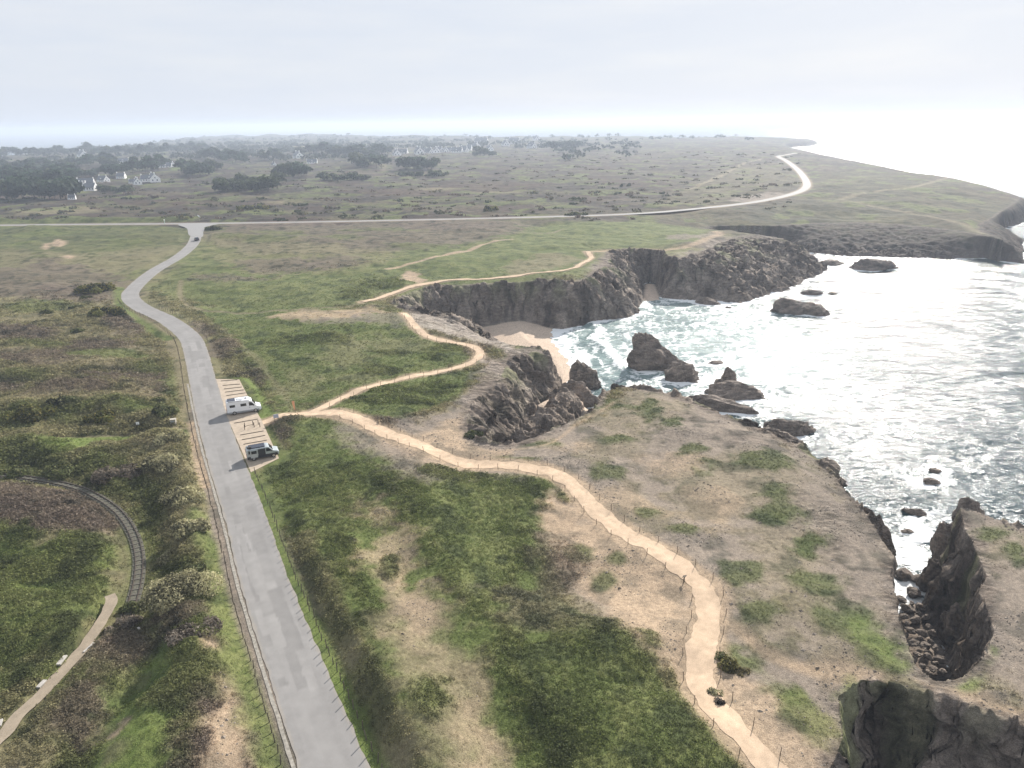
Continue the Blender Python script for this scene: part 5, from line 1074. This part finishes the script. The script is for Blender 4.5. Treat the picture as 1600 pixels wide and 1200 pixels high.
# the far-off woods that read as one mass
LP, LF, LC, o_ = [], [], [], 0
wr = np.random.default_rng(41)
for _ in range(5200):
    px, py = wr.uniform(-60, 1180), wr.uniform(213.5, 240) + (12 if wr.random() < .2 else 0)
    yy0 = 213 + max(0, (330 - px)) * .045
    if py < yy0 + 1 or (px > 760 and wr.random() < .6) or (py > 232 and 600 < px < 860) or (px > 1000 and py > 220): continue
    p = at(px, py)
    if math.sin(px * .031 + py * .9) + math.sin(px * .083 + 2) * .6 + wr.normal(0, .45) < .1: continue
    if np.hypot(*p) > 5200: continue
    H_ = wr.uniform(5, 11); k = 18; d = wr.normal(size=(k, 3)); d[:, 2] = np.abs(d[:, 2]); d /= np.linalg.norm(d, axis=1)[:, None]
    C = np.array([p[0], p[1], float(zat(*p)[0]) + H_ * .3]) + d * np.array([H_ * .9, H_ * .9, H_ * .65]) * wr.uniform(.5, 1, (k, 1))
    P, F_, c3 = leaf_cards(C, d, H_ * .3, np.array([.028, .038, .02]) * wr.uniform(.5, 1.5, (k, 1)), wr, .7); LP.append(P); LF.append(F_ + o_); LC.append(c3); o_ += len(P)
tag(mesh_np('distant_woodland', np.vstack(LP), np.vstack(LF), M_leaf, None, {'tint': np.vstack(LC).astype(np.float32)}, False), kind='stuff')
# dark scrub bushes dotted over the far moor
LP, LF, LC, o_ = [], [], [], 0
for _ in range(1300):
    px, py = wr.uniform(-80, 1250), 238 + 108 * wr.random() ** 1.3
    if px > 1000 and py > 325: continue
    p = at(px, py); rr_ = np.hypot(*p)
    if np.min(np.hypot(*(ROAD2 - p).T)) < 7: continue
    R_ = wr.uniform(.8, 2.8) * (1 + .6 * (wr.random() < .1)); k = 16; d = wr.normal(size=(k, 3)); d[:, 2] = np.abs(d[:, 2]); d /= np.linalg.norm(d, axis=1)[:, None]
    C = np.array([p[0], p[1], float(zat(*p)[0])]) + d * np.array([R_ * 1.5, R_, R_ * .45]) * wr.uniform(.6, 1, (k, 1))
    tn = np.array([(.050, .056, .028), (.085, .080, .045), (.11, .085, .062)][int(wr.integers(3))])
    P, F_, c3 = leaf_cards(C, d, R_ * .4, tn * wr.uniform(.6, 1.4, (k, 1)), wr, .7); LP.append(P); LF.append(F_ + o_); LC.append(c3); o_ += len(P)
tag(mesh_np('moor_scrub', np.vstack(LP), np.vstack(LF), M_leaf, None, {'tint': np.vstack(LC).astype(np.float32)}, False), kind='stuff')

# ------------------------------------------------------------------ houses
M_wall = mat_plain('white_render', (.85, .84, .82), .85, 0, .8, .05); M_slate = mat_plain('slate_roof', (.10, .11, .125), .6, 0, 2, .2); M_win = mat_plain('window_glass', (.03, .035, .045), .1); M_shut = mat_plain('window_frame', (.5, .55, .6), .6)
def make_house(L_, Wd, H, R_, dormer=True, wing=False):
    t_ = thing('house', None, 'house'); h = Wd / 2
    bm = bmesh.new(); prism(bm, [(-h, -1), (-h, H), (0, H + R_), (h, H), (h, -1)], -L_ / 2, L_ / 2)
    for v in bm.verts: v.co = Vector((v.co.x, v.co.y, v.co.z))
    obj('wall', bm, M_wall, t_)
    bm = bmesh.new(); e = .35; sl = R_ / h
    for s in (-1, 1):
        prism(bm, [(0, H + R_ + .10), (s * (h + e), H - e * sl + .10), (s * (h + e), H - e * sl + .32), (0, H + R_ + .34)], -L_ / 2 + .25, L_ / 2 - .25)
    rf = obj('roof', bm, M_slate, t_)
    for s in (-1, 1):
        bm = bmesh.new(); box(bm, -.5, .5, s * (L_ / 2 - .55) - .4, s * (L_ / 2 - .55) + .4, H + R_ - .6, H + R_ + 1.2); obj('chimney', bm, M_wall, rf)
    def win(x0, x1, y0, y1, z0, z1):
        bm = bmesh.new(); box(bm, x0 - .04, x1 + .04, y0 - .04, y1 + .04, z0, z1); f_ = obj('window', bm, M_shut, t_)
        bm = bmesh.new(); m_ = .1
        if x1 - x0 > y1 - y0: box(bm, x0 + m_, x1 - m_, y0 - .06, y1 + .06, z0 + m_, z1 - m_)
        else: box(bm, x0 - .06, x1 + .06, y0 + m_, y1 - m_, z0 + m_, z1 - m_)
        obj('pane', bm, M_win, f_)
    for s in (-1, 1):
        for xx in (-h * .5, h * .35): win(xx - .5, xx + .5, s * L_ / 2 - .02, s * L_ / 2 + .02, 1.0, 2.4)
        win(-.45, .45, s * L_ / 2 - .02, s * L_ / 2 + .02, H + .2, H + 1.4)
        for yy in np.linspace(-L_ * .35, L_ * .35, 4)[:3]: win(s * h - .02, s * h + .02, yy - .5, yy + .5, 1.0, 2.3)
        bm = bmesh.new(); box(bm, s * h - .05, s * h + .05, L_ * .3, L_ * .3 + 1, 0, 2.1); obj('door', bm, M_shut, t_)
    if dormer:
        for s in (-1, 1):
            bm = bmesh.new(); prism(bm, [(s * h * .35, H + .4), (s * h * .95, H + .4), (s * h * .95, H + 1.7), (s * h * .35, H + 1.9)], -.8, .8); dm = obj('dormer', bm, M_wall, t_); bm = bmesh.new(); box(bm, min(s * h * .94, s * h * .975), max(s * h * .94, s * h * .975), -.5, .5, H + .6, H + 1.5); obj('pane', bm, M_win, dm)
    return t_
HP = [None, None, None]; HD = [(12, 8.5, 3.0, 4.2), (15, 8, 2.7, 3.6, True), (9, 7, 2.7, 3.2, False)]
HOUSES = [  # px, py, kind, scale, turn (degrees), label
 (241,285.5,0,1.05,12,'largest white gabled house, gable facing the moor'),(229,285,2,1.0,75,'white house with a chimney left of the largest gabled house'),(215,288,2,.95,8,'small bright white gable alone at the foot of the dark trees'),(207,287,2,.6,70,'tiny white outbuilding left of the small bright gable'),
 (194,257,1,1.0,70,'long white house at the left of the upper houses'),(207,260,2,1.0,10,'bright white gable at the left of the upper houses'),(259,262,1,1.0,85,'long low house at the left of the upper right group'),(268,259,2,1.0,30,'dark roofed house in the middle of the upper right group'),(286,261,2,1.0,15,'cream gable in the upper right group beside the bright lawn'),(298,261,0,.8,15,'white gable at the right end of the upper right group'),
 (135,290,1,.9,80,'long grey roofed house in the big grove'),(143,299,2,1.0,60,'low house at the edge of the big grove nearest the moor'),(128,293,2,.9,20,'pale gable at the left of the roofs in the big grove'),(162,285,0,.8,40,'grey roofed house with two chimneys in the big grove'),(190,279,2,.9,70,'house half hidden by pines behind the small bright gable'),(1,289,2,1.1,20,'white gable at the very left edge of the picture'),(108,278,2,.7,60,'tiny pale house in the belt behind the big grove'),(113,312,2,.55,80,'low white shed at the edge of the moor in front of the grove'),
 (130,247,2,1.4,20,'far white house on the ridge above the upper houses'),(40,240,2,1.4,20,'far white house on the ridge at the left edge'),(428,260,2,.7,30,'lone white cottage on the far moor'),(466,247,2,1.3,20,'pale gable beside the tall dark wood'),(488,256,1,.9,85,'long pale greenhouse-like house on the far moor'),
 (620,244.5,0,1.0,10,'first white gable at the left end of the long white row'),(629,242,1,.9,75,'second white house at the left end of the long white row'),(655,243,2,1.4,15,'tall white gable in the left half of the long white row'),(664,240.5,1,1.1,80,'wide white house with two roofs in the left half of the long white row'),(671,241,2,1.1,40,'grey-white house in the left half of the long white row'),(682,239,2,1.2,10,'narrow white gable in the middle of the long white row'),(688,237,2,1.2,30,'white house standing tall in the middle of the long white row'),(697,237,2,1.1,10,'small white house in the middle of the long white row'),(706,236.5,1,1.0,80,'long white house in the right half of the long white row'),(714,237.5,1,1.0,75,'front white house in the right half of the long white row'),(724,237,0,1.0,60,'grey roofed house in the right half of the long white row'),(729,234.5,1,1.0,80,'white house second from the right in the long white row'),(738,233,1,1.0,75,'white house near the right end of the long white row'),(744,232,0,1.2,15,'brightest white gable at the right end of the long white row'),(765,235.5,2,1.2,20,'lone white house right of the long white row'),(790,229,2,1.4,20,'white house between the two far groups'),(804,224.5,1,1.4,60,'pale house in the hazy far village'),(831,232.5,0,1.1,40,'bright house with a sloping roof right of the hazy village'),(838,219.5,2,1.6,20,'white house on the skyline of the hazy village'),(752,226,1,1.6,70,'pale far house above the right end of the long white row'),
]
for px, py, k, sc, dg, lb in HOUSES:
    if HP[k] is None: HP[k] = make_house(*HD[k]); o = HP[k]
    else: o = copy_tree(HP[k])
    p = at(px, py); o.location = (p[0], p[1], float(zat(*p)[0])); o.rotation_euler = (0, 0, math.radians(dg) - math.atan2(p[0], p[1])); sc *= 1.4 if py < 250 else 1.05; o.scale = (sc,) * 3
    tag(o, lb, 'house', 'houses of the village')
# the old stone tower among the trees
p = at(28.5, 267); t_ = thing('stone_tower', 'old pale stone tower with a pointed top among the trees at the left', 'tower', (p[0], p[1], float(zat(*p)[0])))
bm = bmesh.new(); cyl(bm, (0, 0, -1), (0, 0, 9), 3.4, 2.7, 16); obj('wall', bm, M_stone, t_); bm = bmesh.new(); cyl(bm, (0, 0, 9), (0, 0, 13.5), 3.0, .2, 16); obj('roof', bm, M_stone, t_); bm = bmesh.new(); box(bm, -.5, .5, -3.5, -2.6, 0, 2); obj('door', bm, M_black, t_)
